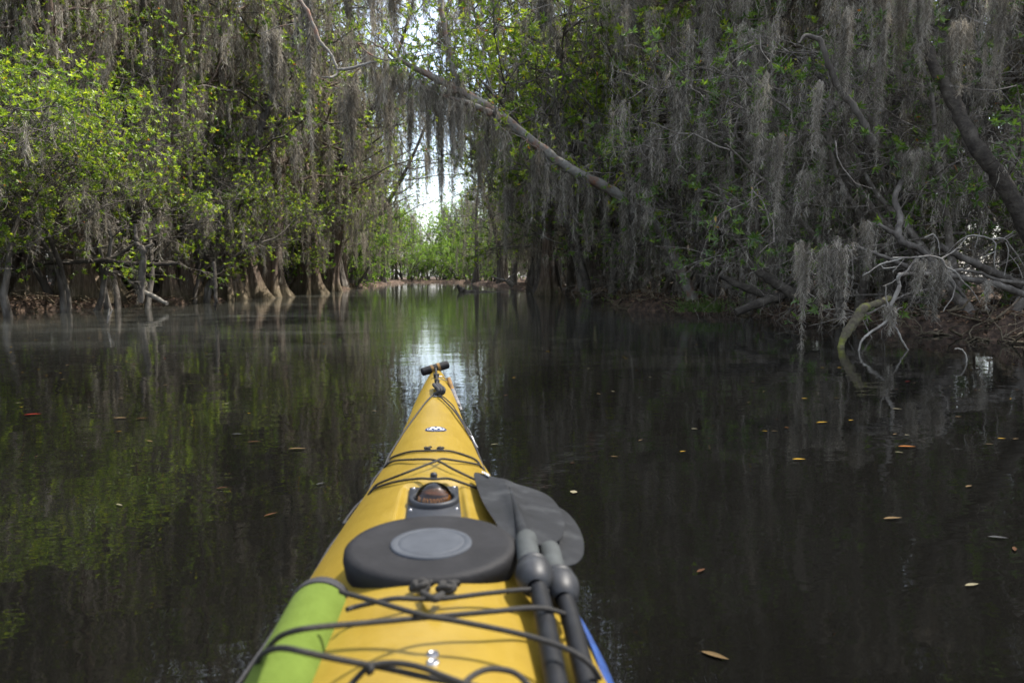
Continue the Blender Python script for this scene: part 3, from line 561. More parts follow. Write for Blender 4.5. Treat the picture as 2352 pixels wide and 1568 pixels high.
# beards of moss
for k, (x, y0, y1, Y, w, lb) in enumerate([
    (1850, 545, 812, 6.7, .085, 'long grey moss beard reaching the water, leftmost of the three beside the mossy log'),
    (1895, 560, 808, 6.8, .05, 'darker moss beard touching the water, middle of the three beside the mossy log'),
    (1925, 540, 810, 6.75, .075, 'brownish moss beard touching the water, nearest the mossy log'),
    (2044, 695, 808, 6.6, .035, 'narrow pale moss beard hanging on the forked branch'),
    (2110, 590, 735, 6.75, .075, 'silvery moss tuft hanging under the level pale branch'),
    (2158, 590, 800, 6.9, .085, 'broad moss beard right of the silvery tuft'),
    (2268, 640, 735, 7.1, .03, 'short moss wisp near the drooping white-tipped branch'),
    (1995, 500, 700, 7.0, .075, 'pale moss beard left of the fallen limbs'),
    (2026, -80, 400, 7.8, .10, 'longest pale moss column at the upper right'),
    (2078, -60, 330, 7.9, .085, 'second moss column at the upper right, right of the longest'),
    (1940, 10, 360, 7.6, .06, 'thin moss column left of the longest one'),
    (1880, 180, 420, 7.6, .05, 'moss strand hanging beside the crooked limb'),
    (2090, 340, 470, 7.8, .14, 'thick tangled moss clump at the foot of the second moss column'),
    (2180, 60, 480, 8.6, .16, 'dark wide moss mass before the leaning trunk'),
    (2260, 100, 420, 9.4, .12, 'moss mass at the upper right edge behind the leaning trunk'),
    (1780, 300, 560, 7.8, .09, 'moss beard in the middle of the right thicket'),
    (700, -60, 370, 13, .16, 'dark heavy moss column left of the bare hooking branch'),
    (805, 180, 420, 13.5, .17, 'moss column right of the bare hooking branch'),
    (880, 150, 440, 14, .15, 'moss column left of the sky gap'),
    (1290, 345, 560, 14.4, .14, 'moss curtain over the middle of the leaning limb, left part'),
    (1350, 370, 590, 14.4, .15, 'moss curtain over the middle of the leaning limb, right part'),
    (1450, 400, 640, 13.2, .15, 'moss curtain hiding the lower end of the leaning limb'),
    (1500, 300, 600, 12.9, .16, 'broad moss curtain right of the lower end of the leaning limb'),
    (1560, 150, 470, 12, .13, 'moss column above the right thicket, nearest the leaning limb'),
    (1440, -40, 260, 14.5, .2, 'pale wide moss mass above the leaning limb at the top of the photo'),
    (1250, -60, 220, 15.5, .17, 'moss column right of the reddish upright branch at the top'),
    (1640, -50, 300, 11.5, .12, 'moss column at the top above the middle of the right thicket'),
    (1720, 60, 420, 10.5, .12, 'moss column in the upper middle of the right bank'),
    (620, 60, 330, 14.5, .16, 'grey moss column above the rightmost sunlit left shrub'),
    (2135, -60, 330, 7.3, .10, 'moss beard hiding the top of the thick dark trunk leaning in at the right'),
    (2215, 30, 290, 7.0, .09, 'moss beard in front of the leaning trunk near the right edge'),
    (2310, -40, 360, 7.4, .12, 'moss beard at the top right edge, outermost of all'),
    (852, -90, 150, 15, .15, 'moss column at the top left of the sky opening, left one'),
    (900, -90, 190, 15.5, .15, 'moss column at the top left of the sky opening, right one'),
    (800, -90, 120, 15, .13, 'short moss column at the top beside the hooking branch'),
    (975, -90, 110, 16, .10, 'moss column in the middle of the top sky opening'),
    (1065, -90, 150, 16, .13, 'moss column at the top just right of the reddish upright branch'),
    (942, 180, 500, 19, .09, 'thin moss string crossing the sky gap, leftmost'),
    (982, 190, 430, 18, .07, 'thin moss string crossing the sky gap, second from the left'),
    (1012, 215, 520, 18, .10, 'thin moss string crossing the sky gap, second from the right'),
    (1045, 220, 500, 17, .12, 'thin moss string crossing the sky gap, rightmost'),
    (1100, 300, 560, 17, .14, 'thin moss string hanging under the leaning limb, left one'),
    (1165, 420, 590, 17, .13, 'thin moss string hanging under the leaning limb, right one')]):
    t_, b_ = at_y(x, y0, Y), at_y(x, y1, Y); L0 = t_[2]-b_[2]; r = np.random.default_rng(200+k)
    n = 4; A = np.array([t_]*n)+r.normal(0, w*.4, (n, 3))*[1, 1, .2]; Ls = L0*np.array([1, 1, .8, .55])
    near = Y < 9
    o = moss_obj('moss_beard', A, Ls, [w, w*.6, w*.9, w*1.1], 1000 if near else 420, .085 if near else .15, .0032 if near else .007, 300+k, wisp=1.5 if near else 1.2, fat=2.0 if near else 1.5)
    tag(o, lb, 'moss', 'beards of hanging moss')
r = np.random.default_rng(60)
for k in range(26):
    x = 1400+k*25+r.uniform(-16, 16); y0 = r.uniform(-40, 420); y1 = y0+r.uniform(120, 330); Yd = r.uniform(7.6, 11) if x > 1700 else r.uniform(10, 13); t_, b_ = at_y(x, y0, Yd), at_y(x, y1, Yd); L0 = t_[2]-max(b_[2], .3); w = r.uniform(.05, .11)
    o = moss_obj('moss_beard', np.array([t_]*3)+r.normal(0, w*.8, (3, 3))*[1, 1, .3], [L0, L0*.7, L0*.5], [w, w*.8, w], 420, .10, .0042, 500+k, wisp=1.4, fat=1.7)
    tag(o, 'one of the many thin moss strands veiling the right bank trees', 'moss', 'thin moss strands over the right bank')
for k in range(26):
    x = 230+k*27+r.uniform(-14, 14); y0 = r.uniform(430, 570); y1 = r.uniform(600, 655); Yd = np.interp(x, [200, 560, 900], [16, 22, 36])*r.uniform(.9, 1.); t_, b_ = at_y(x, y0, Yd), at_y(x, y1, Yd); L0 = t_[2]-max(b_[2], .25); w = r.uniform(.06, .16)
    o = moss_obj('moss_beard', np.array([t_]*2)+r.normal(0, w*.8, (2, 3))*[1, 1, .3], [L0, L0*.7], [w, w*.8], 260, .16, .008, 600+k, wisp=1.3, fat=1.4)
    tag(o, 'one of the thin moss strands hanging low before the fluted left trunks', 'moss', 'thin moss strands before the left trunks')
# grass and ground plants
r = np.random.default_rng(9); mb = MB(); c = at_z(1620, 716, .1); n = 170
Pg = c+np.stack([r.normal(0, .28, n), r.normal(0, .12, n), np.zeros(n)], 1); D = unit(np.stack([r.normal(0, .5, n), r.normal(0, .4, n), np.ones(n)], 1)); Lg = r.uniform(.15, .42, n)
for q in range(n): ribbon_ = np.array([Pg[q]+D[q]*Lg[q]*t+np.array([D[q][0], D[q][1], -.35])*Lg[q]*.55*t*t for t in (0, .35, .7, 1)]); tube(mb, ribbon_, [.005, .005, .003, .001], 3, caps=False, tint=r.uniform(.3, .8))
tag(mb.obj('grass_tuft', M['leaf_dark']), 'tuft of green grass at the foot of the right bank', 'grass')
# roots, litter
mb = MB(); r = np.random.default_rng(21)
for q in range(1500):
    side = r.random() < .5; y = (5+r.random()**1.4*40) if not side else (12+r.random()**1.3*34)
    bx = np.interp(y, *zip(*(LB if side else RB))); s = abs(r.normal(0, .5)); x = bx-s if side else bx+s
    z = float(bank(np.array(x), np.array(y))); a = r.uniform(0, 6.28); L_ = r.uniform(.2, .9)
    P = wander((x, y, max(z, .0)+.02), (math.cos(a), math.sin(a), .25), L_, 6, .35, -.12, r); P[:, 2] = np.maximum(P[:, 2], -.08)
    tube(mb, P, np.linspace(r.uniform(.006, .022), .003, 6), 4, caps=False)
tag(mb.obj('roots', M['bark_red']), 'tangled brown roots matted along both muddy banks', 'roots', kind='stuff')
mb = MB(); n = 26000; side = r.random(n) < .5; y = np.where(side, 11+r.random(n)**1.3*40, 4+r.random(n)**1.3*44)
s = np.abs(r.normal(0, 1.3, n))+.05; x = np.where(side, np.interp(y, *zip(*LB))-s, np.interp(y, *zip(*RB))+s); z = bank(x, y)
k = z > .03; x, y, z = x[k], y[k], z[k]; n = len(x); a = r.uniform(0, 6.28, n)
A = unit(np.stack([np.cos(a), np.sin(a), r.normal(0, .3, n)], 1)); leaves(mb, np.stack([x, y, z+.015], 1), A, unit(np.stack([r.normal(0, .5, n), r.normal(0, .5, n), np.ones(n)], 1)), r.uniform(.05, .10, n), r.uniform(.02, .035, n), r.random(n))
M['litter'] = tinted('leaf_litter', [(0, (.05, .03, .02)), (.6, (.16, .09, .05)), (1, (.34, .24, .15))], .8)
tag(mb.obj('leaf_litter', M['litter']), 'brown fallen leaves strewn over both banks', 'leaf litter', kind='stuff')
# ------------------------------------------------------------------ leaves afloat
LC = {'yellow': (.70, .42, .04), 'tan': (.36, .24, .11), 'red': (.50, .05, .03), 'orange': (.60, .22, .04), 'pale': (.36, .32, .20), 'brown': (.20, .09, .04), 'grey': (.14, .145, .145)}
FL = {}
def float_leaf(px, py, ln, colour, label=None, rot=None, seed=0, wr=.26):
    """a curled leaf lying on the water; ln is its length in metres"""
    if colour not in FL:
        mb = MB(); N_ = 10; t = np.linspace(0, 1, N_); w = np.sin(np.clip(t*1.02, 0, 1)*math.pi)**.8*.5*(1-.25*t); w[0] = .02; w[-1] = .02
        up = .10*(t-.5)**2; V = np.stack([np.stack([t-.5, w, up*.6+.10*w], 1), np.stack([t-.5, w*.5, up*.6+.03*w], 1), np.stack([t-.5, 0*w, up*.6], 1), np.stack([t-.5, -w*.5, up*.6+.03*w], 1), np.stack([t-.5, -w, up*.6+.10*w], 1)], 1)
        i = np.arange(N_-1)[:, None]*5; j = np.arange(4)[None]; mb.add(V.reshape(-1, 3), np.stack([i+j, i+5+j, i+5+j+1, i+j+1], -1).reshape(-1, 4))
        mb.add([(-.72, .0, .02), (-.72, .012, .02), (-.48, .012, .015), (-.48, -.0, .015)], [[0, 1, 2, 3]])
        c = tuple(v*(.36 if colour in ('yellow', 'pale') else .24) for v in LC[colour]); FL[colour] = mb.mesh('floating_leaf', mat(colour+'_fallen_leaf', c, .85, (tuple(v*.6 for v in c), tuple(min(1, v*1.2) for v in c)), 9, .1))
    q = at_z(px, py, 0); o = bpy.data.objects.new('floating_leaf', FL[colour]); COL.objects.link(o)
    rr = random.Random(int(px*7+py)); o.location = (q[0], q[1], .003); o.rotation_euler = (rr.uniform(-.06, .06), rr.uniform(-.04, .04), rot if rot is not None else rr.uniform(-.7, .7))
    o.scale = (ln, ln*wr*rr.uniform(.85, 1.3), ln); side = 'left' if px < 1003 else 'right'
    if label: tag(o, label, 'leaf', 'leaves afloat')
    else: tag(o, 'small %s leaf afloat among others %s of the kayak' % (colour, side), 'leaf', '%s leaves afloat %s of the kayak' % (colour, side))
for a in [(1835, 1056, .052, 'yellow', 'bright yellow leaf afloat, the largest yellow one right of the kayak', -.15), (1848, 916, .042, 'yellow', 'short yellow leaf afloat above the largest yellow one', 0),
          (2085, 877, .050, 'red', 'bright red leaf afloat near the reflected forked branch', .2), (2083, 1027, .075, 'orange', 'long orange leaf afloat under the red one', -.1), (2065, 1040, .035, 'pale', 'pale leaf afloat just under the long orange leaf', -.6),
          (2050, 1192, .060, 'tan', 'tan leaf with a thin stalk afloat in the middle of the right water', .05), (2232, 1345, .040, 'pale', 'pale yellow leaf afloat at the lower right edge', .15), (1642, 1508, .055, 'tan', 'large tan leaf afloat at the bottom, right of the paddles', -.75),
          (2225, 1118, .038, 'tan', 'tan leaf afloat right of the leaf with the thin stalk', .4), (2292, 1236, .050, 'grey', 'grey wet leaf afloat near the right edge', -.3), (2330, 1262, .035, 'brown', 'short brown leaf afloat at the right edge', .9),
          (1318, 1131, .032, 'pale', 'small round pale leaf afloat right of the paddle blades', 1.2), (1610, 1312, .035, 'brown', 'dark brown leaf sunk just under the surface right of the paddles', .6), (75, 953, .085, 'red', 'red leaf afloat near the left edge', .1),
          (276, 961, .065, 'tan', 'tan leaf afloat left of its brown neighbour, left water', .1), (326, 962, .06, 'brown', 'brown curled leaf afloat beside a tan one, left water', .3), (683, 1032, .075, 'tan', 'long tan leaf afloat left of the bow', .1),
          (583, 1016, .06, 'brown', 'long brown leaf afloat left of the kayak logo', .05), (622, 1183, .045, 'brown', 'brown leaf afloat left of the compass', .7), (545, 998, .05, 'grey', 'grey leaf afloat up and left of the long tan one', .1), (510, 1122, .04, 'brown', 'brown leaf afloat in the dark lower left water', .3),
          (1888, 971, .06, 'yellow', 'narrow yellow-green leaf afloat in the middle right water', 0), (2060, 940, .05, 'pale', 'pale curled leaf afloat under the reflected branch tip', -.3), (2185, 845, .08, 'grey', 'flat grey leaf afloat beside the curling stick', 0)]:
    float_leaf(a[0], a[1], a[2], a[3], a[4], a[5]-YAW*0, wr=.75 if a[0] == 1318 else .26)
SM = [(82, 781, 'yellow'), (204, 777, 'yellow'), (181, 792, 'tan'), (25, 797, 'yellow'), (24, 810, 'yellow'), (88, 849, 'yellow'), (106, 863, 'yellow'), (51, 856, 'yellow'), (145, 872, 'tan'), (519, 861, 'orange'), (398, 810, 'pale'), (378, 824, 'red'), (474, 812, 'yellow'),
      (290, 831, 'yellow'), (308, 837, 'tan'), (490, 772, 'pale'), (442, 787, 'tan'), (262, 767, 'pale'), (530, 830, 'pale'), (344, 1014, 'tan'), (188, 1048, 'grey'), (736, 1112, 'grey'), (274, 1161, 'pale'), (168, 940, 'pale'), (274, 992, 'yellow'),
      (1352, 847, 'pale'), (1462, 851, 'orange'), (1600, 792, 'yellow'), (1689, 794, 'pale'), (1889, 845, 'yellow'), (1928, 845, 'yellow'), (1955, 966, 'yellow'), (2241, 896, 'orange'), (2267, 849, 'pale'), (2171, 893, 'tan'), (2083, 1000, 'pale'), (2300, 1008, 'yellow'),
      (2333, 1009, 'tan'), (2272, 1021, 'tan'), (1807, 983, 'orange'), (1779, 991, 'tan'), (1757, 991, 'yellow'), (2201, 958, 'tan'), (1469, 914, 'grey'), (1493, 867, 'pale'), (1438, 824, 'yellow'), (1150, 840, 'orange'), (1180, 868, 'yellow'), (1090, 802, 'yellow'), (965, 790, 'pale'), (1240, 762, 'pale'), (1330, 775, 'yellow'), (820, 770, 'yellow')]
rs = random.Random(4)
for k in range(90): SM.append((rs.uniform(0, 960), 730+rs.random()**1.5*230, rs.choice(['yellow', 'pale', 'tan', 'tan']))) if k % 2 else SM.append((rs.uniform(1050, 2340), 745+rs.random()**1.4*330, rs.choice(['yellow', 'pale', 'tan', 'brown'])))
for x, y, c in SM:
    if 985-(y-860)*.6 < x < 1025+(y-860)*.6 and y > 850: continue
    float_leaf(x, y, rs.uniform(.018, .038)*(1 if y > 850 else 1.15), c)

# ------------------------------------------------------------------ kayak
M['yellow'] = mat('yellow_plastic', (.205, .138, .017), .33, ((.185, .122, .014), (.225, .153, .022)), 14, .45, bump=.0006, bscale=60)
_y = M['yellow'].node_tree; _n = _y.nodes; _l = _y.links
_t = _n.new('ShaderNodeTexCoord'); _m1 = _n.new('ShaderNodeMapping'); _m1.inputs['Scale'].default_value = (60, 5, 60); _m1.inputs['Rotation'].default_value = (0, 0, .35)
_z = _n.new('ShaderNodeTexNoise'); _z.inputs['Scale'].default_value = 3; _z.inputs['Detail'].default_value = 8; _r = _n.new('ShaderNodeMapRange')
_r.inputs[1].default_value = .45; _r.inputs[2].default_value = .75; _r.inputs[3].default_value = .32; _r.inputs[4].default_value = .40
_l.new(_t.outputs['Object'], _m1.inputs[0]); _l.new(_m1.outputs[0], _z.inputs[0]); _l.new(_z.outputs[0], _r.inputs[0]); _l.new(_r.outputs[0], _n['Principled BSDF'].inputs['Roughness'])
_v = _n.new('ShaderNodeTexVoronoi'); _v.inputs['Scale'].default_value = 95; _vr = _n.new('ShaderNodeMapRange'); _vr.inputs[1].default_value = .05; _vr.inputs[2].default_value = .11; _vr.inputs[3].default_value = .45; _vr.inputs[4].default_value = 1
_w = _n.new('ShaderNodeTexNoise'); _w.inputs['Scale'].default_value = 17; _wr = _n.new('ShaderNodeMapRange'); _wr.inputs[1].default_value = .52; _wr.inputs[2].default_value = .6; _wr.inputs[3].default_value = 1; _wr.inputs[4].default_value = 0
_mx = _n.new('ShaderNodeMath'); _mx.operation = 'MAXIMUM'; _mm = _n.new('ShaderNodeMixRGB'); _mm.blend_type = 'MULTIPLY'; _mm.inputs[0].default_value = .45
_l.new(_t.outputs['Object'], _v.inputs[0]); _l.new(_t.outputs['Object'], _w.inputs[0]); _l.new(_v.outputs['Distance'], _vr.inputs[0]); _l.new(_w.outputs[0], _wr.inputs[0])
_l.new(_vr.outputs[0], _mx.inputs[0]); _l.new(_wr.outputs[0], _mx.inputs[1]); _src = _n['Principled BSDF'].inputs['Base Color'].links[0].from_socket
_l.new(_src, _mm.inputs[1]); _l.new(_mx.outputs[0], _mm.inputs[2]); _l.new(_mm.outputs[0], _n['Principled BSDF'].inputs['Base Color'])
M['rope'] = mat('charcoal_cord', (.017, .016, .0145), .8, ((.011, .0105, .010), (.028, .026, .024)), 300, .3, bump=.0008, bscale=500)
M['rope_fleck'] = mat('flecked_cord', (.016, .016, .017), .75, ((.010, .010, .011), (.045, .045, .052)), 420, .3, bump=.0008, bscale=500)
M['rubber'] = mat('hatch_rubber', (.009, .009, .010), .7, ((.006, .006, .007), (.013, .013, .0145)), 18, .2, bump=.0008, bscale=90)
M['disc'] = mat('grey_rubber_disc', (.039, .044, .052), .65, ((.031, .035, .042), (.048, .053, .062)), 26, .2, bump=.0006, bscale=60)
M['plate'] = mat('black_plastic_plate', (.014, .016, .020), .5, ((.012, .0135, .017), (.018, .020, .025)), 30, .25)
M['steel'] = mat('steel_screw', (.30, .30, .31), .4, metal=1.)
M['blade'] = mat('black_nylon_blade', (.011, .012, .014), .62, ((.007, .008, .009), (.026, .028, .030)), 16, .18, bump=.0006, bscale=80)
M['shaft'] = mat('black_carbon_shaft', (.007, .0075, .009), .5, ((.005, .0055, .006), (.010, .011, .012)), 60, .2)
M['ferrule'] = mat('grey_sleeve', (.036, .040, .040), .7, ((.025, .028, .028), (.048, .054, .054)), 40, .25)
M['drip'] = mat('grey_drip_ring', (.016, .017, .0195), .5, ((.009, .010, .011), (.033, .035, .038)), 30, .3)
M['noodle'] = mat('green_foam', (.070, .104, .013), .9, ((.062, .092, .010), (.080, .118, .016)), 30, .2, bump=.0012, bscale=160)
M['cap'] = mat('black_fabric_cap', (.012, .012, .014), .8, bump=.001, bscale=200)
M['blue'] = mat('blue_webbing', (.007, .032, .13), .7, ((.004, .02, .09), (.010, .045, .17)), 60, .3, bump=.001, bscale=300)
M['navy'] = mat('navy_decal', (.004, .012, .06), .5, None, 8, .2)
M['white'] = mat('white_decal', (.38, .40, .43), .4)
M['amber'] = mat('amber_numerals', (1., .55, .10), .5)
M['card'] = mat('dark_red_compass_card', (.030, .012, .006), .5, ((.014, .006, .004), (.075, .022, .008)), 30, .4)
M['tape'] = mat('worn_orange_tape', (.15, .085, .028), .8, ((.06, .05, .04), (.21, .115, .026)), 60, .2)
M['tag'] = mat('faded_grey_tag', (.13, .127, .13), .8, ((.08, .077, .077), (.19, .187, .19)), 90, .2)
g = bpy.data.materials.new('smoked_dome'); g.use_nodes = True; n_ = g.node_tree.nodes; L_ = g.node_tree.links
tr_ = n_.new('ShaderNodeBsdfTransparent'); tr_.inputs[0].default_value = (.75, .60, .42, 1)
gl_ = n_.new('ShaderNodeBsdfGlossy'); gl_.inputs[1].default_value = .03; fr_ = n_.new('ShaderNodeFresnel'); fr_.inputs[0].default_value = 1.5
mx_ = n_.new('ShaderNodeMixShader'); L_.new(fr_.outputs[0], mx_.inputs[0]); L_.new(tr_.outputs[0], mx_.inputs[1]); L_.new(gl_.outputs[0], mx_.inputs[2])
L_.new(mx_.outputs[0], n_['Material Output'].inputs[0]); M['dome'] = g

_yy = np.arange(-2.7, 2.68, .01)
def table(pts, w=5):
    a = np.array(pts); z = np.interp(_yy, a[:, 0], a[:, 1]); k = np.hanning(2*w+3)[1:-1]; k /= k.sum()
    return np.convolve(np.pad(z, w, mode='edge'), k, mode='valid')
HW = table([(-2.66, .012), (-2.4, .06), (-1.6, .19), (-.8, .27), (-.1, .285), (.3, .258), (.6, .226), (.85, .207), (.985, .205), (1.11, .200), (1.219, .189), (1.41, .169), (1.61, .143), (1.79, .119), (2.0, .097), (2.3, .069), (2.5, .042), (2.60, .026), (2.66, .010)], 4)
ZG = table([(-2.66, .36), (-2.2, .30), (-1.5, .25), (-.5, .235), (1.1, .235), (1.5, .240), (1.84, .255), (2.2, .292), (2.45, .338), (2.66, .375)], 9)
ZC = table([(-2.66, .37), (-2.2, .32), (-1.2, .27), (-.7, .29), (.3, .345), (.85, .333), (1.05, .328), (1.2, .325), (1.38, .319), (1.5, .312), (1.6, .303), (1.8, .300), (2.0, .308), (2.2, .328), (2.45, .362), (2.66, .388)], 6)
def hw(y): return np.interp(y, _yy, HW)
CXT = table([(-2.66, -.03), (.85, -.010), (1.1, -.009), (1.8, -.007), (2.3, -.002), (2.66, .003)])
def cxk(y): return np.interp(y, _yy, CXT)
def zg(y): return np.interp(y, _yy, ZG)
PX, PY0, PY1, PZ = .050, 1.17, 1.388, .3085
def deck(x, y, recess=True):
    x = x-cxk(y)
    t = np.clip(np.abs(x)/hw(y), 0, 1); z = zg(y)+(np.interp(y, _yy, ZC)-zg(y))*(1-t**2.1)
    if recess:
        ss = lambda a: np.clip(a, 0, 1)**2*(3-2*np.clip(a, 0, 1))
        k = ss((PX+.013-np.abs(x))/.012)*ss((y-PY0+.01)/.01)*ss((PY1+.022-y)/.02)
        z = z*(1-k)+np.minimum(PZ-.003, z)*k
    return z
def on_deck(px, py, off=0.):
    z = .33
    for _ in range(40):
        q = at_z(px, py, z); z = .5*z+.5*(float(deck(q[0], q[1], False))+off)
    return at_z(px, py, z)
def r1(x, y): return ((600+x*.40391)/1.06293, (1150+y*.40391)/1.06293)     # close-up of the rear deck
def r2(x, y): return ((850+x*.28694)/1.06293, (850+y*.28694)/1.06293)      # of the bow
def r3(x, y): return ((980+x*.14031)/1.06293, (860+y*.14031)/1.06293)      # of the bow tip
kay = empty('kayak', 'yellow sea kayak pointing up the channel, black cords and round hatch on its bow deck', 'kayak', (0, 0, 0))
ky = np.concatenate([np.arange(-2.66, -.5, .05), np.arange(-.5, 1.1, .03), np.arange(1.1, 1.44, .006), np.arange(1.44, 2.66, .02), [2.66]])
tt = np.sin(np.linspace(-1, 1, 41)*math.pi/2); tt = np.where(np.abs(tt) < .55, tt, tt)
tt = np.unique(np.round(np.concatenate([np.linspace(-1, 1, 81), tt]), 4))
X = hw(ky)[:, None]*tt[None]+cxk(ky)[:, None]; Yk = np.repeat(ky[:, None], len(tt), 1); Z = deck(X, Yk)
mb = MB(); nr, nc = X.shape; i = np.arange(nr-1)[:, None]*nc; j = np.arange(nc-1)[None]
hole = (((X-cxk(Yk))/.20)**2+((Yk+.12)/.40)**2) < 1
F = np.stack([i+j, i+j+1, i+nc+j+1, i+nc+j], -1).reshape(-1, 4); F = F[~hole.ravel()[F].all(1)]
mb.add(np.stack([X, Yk, Z], -1).reshape(-1, 3), F)
# hull sides and bottom
rings = []
for f, dz in ((1, 0), (1.012, -.006), (1.008, -.02), (.99, -.05), (.93, -.12)): rings.append((f, dz))
secs = []
for y in ky:
    w, g0 = hw(y), zg(y); e = max(0, (abs(y)-1.7)/.96); kz = -.10+.40*e**2
    left = [(-w*f, y, g0+dz*(1-.5*e)) for f, dz in rings]+[(-w*.62*(1-.5*e), y, max(-.06, kz)+.01*0+(.0 if e == 0 else .02)), (0, y, kz)]
    secs.append([(a+cxk(y), b, c) for a, b, c in left+[(-a, b, c) for a, b, c in left[:-1][::-1]]])
V = np.array(secs); ns = V.shape[1]; i = np.arange(nr-1)[:, None]*ns; j = np.arange(ns-1)[None]
mb.add(V.reshape(-1, 3), np.stack([i+j, i+ns+j, i+ns+j+1, i+j+1], -1).reshape(-1, 4))
mb.obj('hull', M['yellow'], kay)
# cockpit rim and inside
th = np.linspace(0, 2*math.pi, 49)
rim = MB(); tube(rim, np.array([(-.013+.205*math.sin(a), -.12+.405*math.cos(a), .012+float(deck(.2*math.sin(a), -.12+.4*math.cos(a), False))) for a in th]), .011, 8, caps=False)
rim.obj('cockpit_rim', M['plate'], kay)
tub = MB(); lathe(tub, [(.205, .0), (.20, -.10), (.19, -.20), (.01, -.22)], (-.013, -.12, .30), n=32); 
for q in tub.v: q[:, 1] = -.12+(q[:, 1]+.12)*1.98
tub.obj('cockpit_tub', M['rubber'], kay)
# hatch
hc = np.array([-.009, .990, .332]); hs = 1.0
mb = MB(); lathe(mb, [(0.10531, -.022), (0.10708, -.010), (0.10841, -.002), (0.10708, .008), (0.10266, .0125), (0.09558, .0135), (0.08673, .012), (0.05310, .0125), (0.05089, .0125)], hc, (0, -.055, 1), 72, 1.13)
hatch = mb.obj('hatch_cover', M['rubber'], kay)
mb = MB(); lathe(mb, [(0.00044, .0155), (0.01770, .0155), (0.03540, .0155), (0.04027, .0155), (0.04071, .0151), (0.04204, .0151), (0.04248, .0155), (0.04868, .0155), (0.05045, .0150), (0.05115, .012)], hc, (0, -.055, 1), 64, 1.13)
d_ = mb.obj('centre_disc', M['disc'], kay); d_.parent = hatch; d_.location = (0, 0, 0)
# compass
cc = at_z(*r1(1137, 190), PZ+.004); cx, cy = cc[0], 1.287
comp = MB(); box(comp, (cx, (PY0+PY1)/2-.003, PZ), (.094, PY1-PY0-.012, .006), bev=.3)
lathe(comp, [(.047, .002), (.0465, .009), (.044, .012), (.040, .0125), (.0365, .011), (.0355, .004)], (cx, cy, PZ), n=56)
compo = comp.obj('compass', M['plate'], kay)
def sub(mb, name, mt):
    o = mb.obj(name, M[mt], kay); o.parent = compo; o.location = (0, 0, 0); return o
mb = MB(); R_ = .0345
lathe(mb, [(R_*math.cos(a), .004+R_*.98*math.sin(a)) for a in np.linspace(0, math.pi/2-.01, 16)], (cx, cy, PZ), n=48); sub(mb, 'dome', 'dome')
mb = MB(); lathe(mb, [(.0335, .0035), (.030, .0035), (.0275, .016), (.024, .0195), (.012, .021), (.0005, .0215)], (cx, cy, PZ), n=48); sub(mb, 'compass_card', 'card')
mb = MB(); lathe(mb, [(.0003, .026), (.0012, .024), (.0012, .021)], (cx, cy, PZ), n=10); sub(mb, 'pivot', 'steel')
for k, (sx_, sy_) in enumerate(((-.039, .090), (.039, .090), (-.041, -.034), (.040, -.036))):
    mb = MB(); lathe(mb, [(.0034, .003), (.003, .0045), (.0016, .0053), (.0002, .0055)], (cx+sx_, (1.388-.018) if sy_ > 0 else cy+sy_-.012, PZ), n=14); sub(mb, 'screw', 'steel')
for txt, a in (('30', -1.12), ('0', -.62), ('330', -.20), ('300', .24), ('270', .66), ('240', 1.10)):
    cu = bpy.data.curves.new('numeral', 'FONT'); cu.body = txt; cu.size = .0150; cu.align_x = 'CENTER'; cu.align_y = 'CENTER'; cu.extrude = .0002; cu.offset = .00025
    tmp = bpy.data.objects.new('numeral', cu); COL.objects.link(tmp); dg = bpy.context.evaluated_depsgraph_get()
    me = bpy.data.meshes.new_from_object(tmp.evaluated_get(dg)); bpy.data.objects.remove(tmp); me.materials.clear(); me.materials.append(M['amber'])
    o = bpy.data.objects.new('numeral', me); COL.objects.link(o); o.parent = compo
    rr = .0300; o.location = (cx+rr*math.sin(a), cy-rr*math.cos(a), PZ+.0105); o.rotation_euler = (math.radians(75), 0, a); o.scale = (.80, 1, 1)
# emblem on the bow deck
ec = on_deck(1001, 985.5); EA, EB = .0290, .0260
def decal(polys, h, name, mt, parent=None):
    mb = MB()
    for poly in polys:
        P = np.array(poly, float); c0 = P.mean(0); n = len(P)
        V = [(ec[0]+p[0]*EA, ec[1]+p[1]*EB) for p in P]; V.append((ec[0]+c0[0]*EA, ec[1]+c0[1]*EB))
        V = np.array([(a, b, float(deck(a, b, False))+h) for a, b in V])
        mb.add(V, [[q, (q+1) % n, n] for q in range(n)])
    return mb.obj(name, M[mt], kay)
def oval(a, b, n=48): return [(a*math.cos(t), b*math.sin(t)) for t in np.linspace(0, 2*math.pi, n, endpoint=False)]
def strip(pts, wx):
    out = []
    for (a, b), (c, d) in zip(pts[:-1], pts[1:]): out.append([(a-wx, b), (a+wx, b), (c+wx, d), (c-wx, d)] if b < d else [(c-wx, d), (c+wx, d), (a+wx, b), (a-wx, b)])
    return out
em = decal([oval(1.01, 1.01)], .0008, 'emblem', 'white')
for h, nm, mt, polys in ((.0014, 'emblem_ring', 'navy', [oval(1, 1)]), (.0020, 'emblem_band', 'white', [oval(.82, .80)]), (.0026, 'emblem_field', 'navy', [oval(.72, .68)]),
                         (.0032, 'emblem_letter', 'white', strip([(-.56, -.58), (-.28, .56), (.0, -.46), (.28, .56), (.58, -.58)], .11))):
    o = decal(polys, h, nm, mt); o.parent = em; o.location = (0, 0, 0)
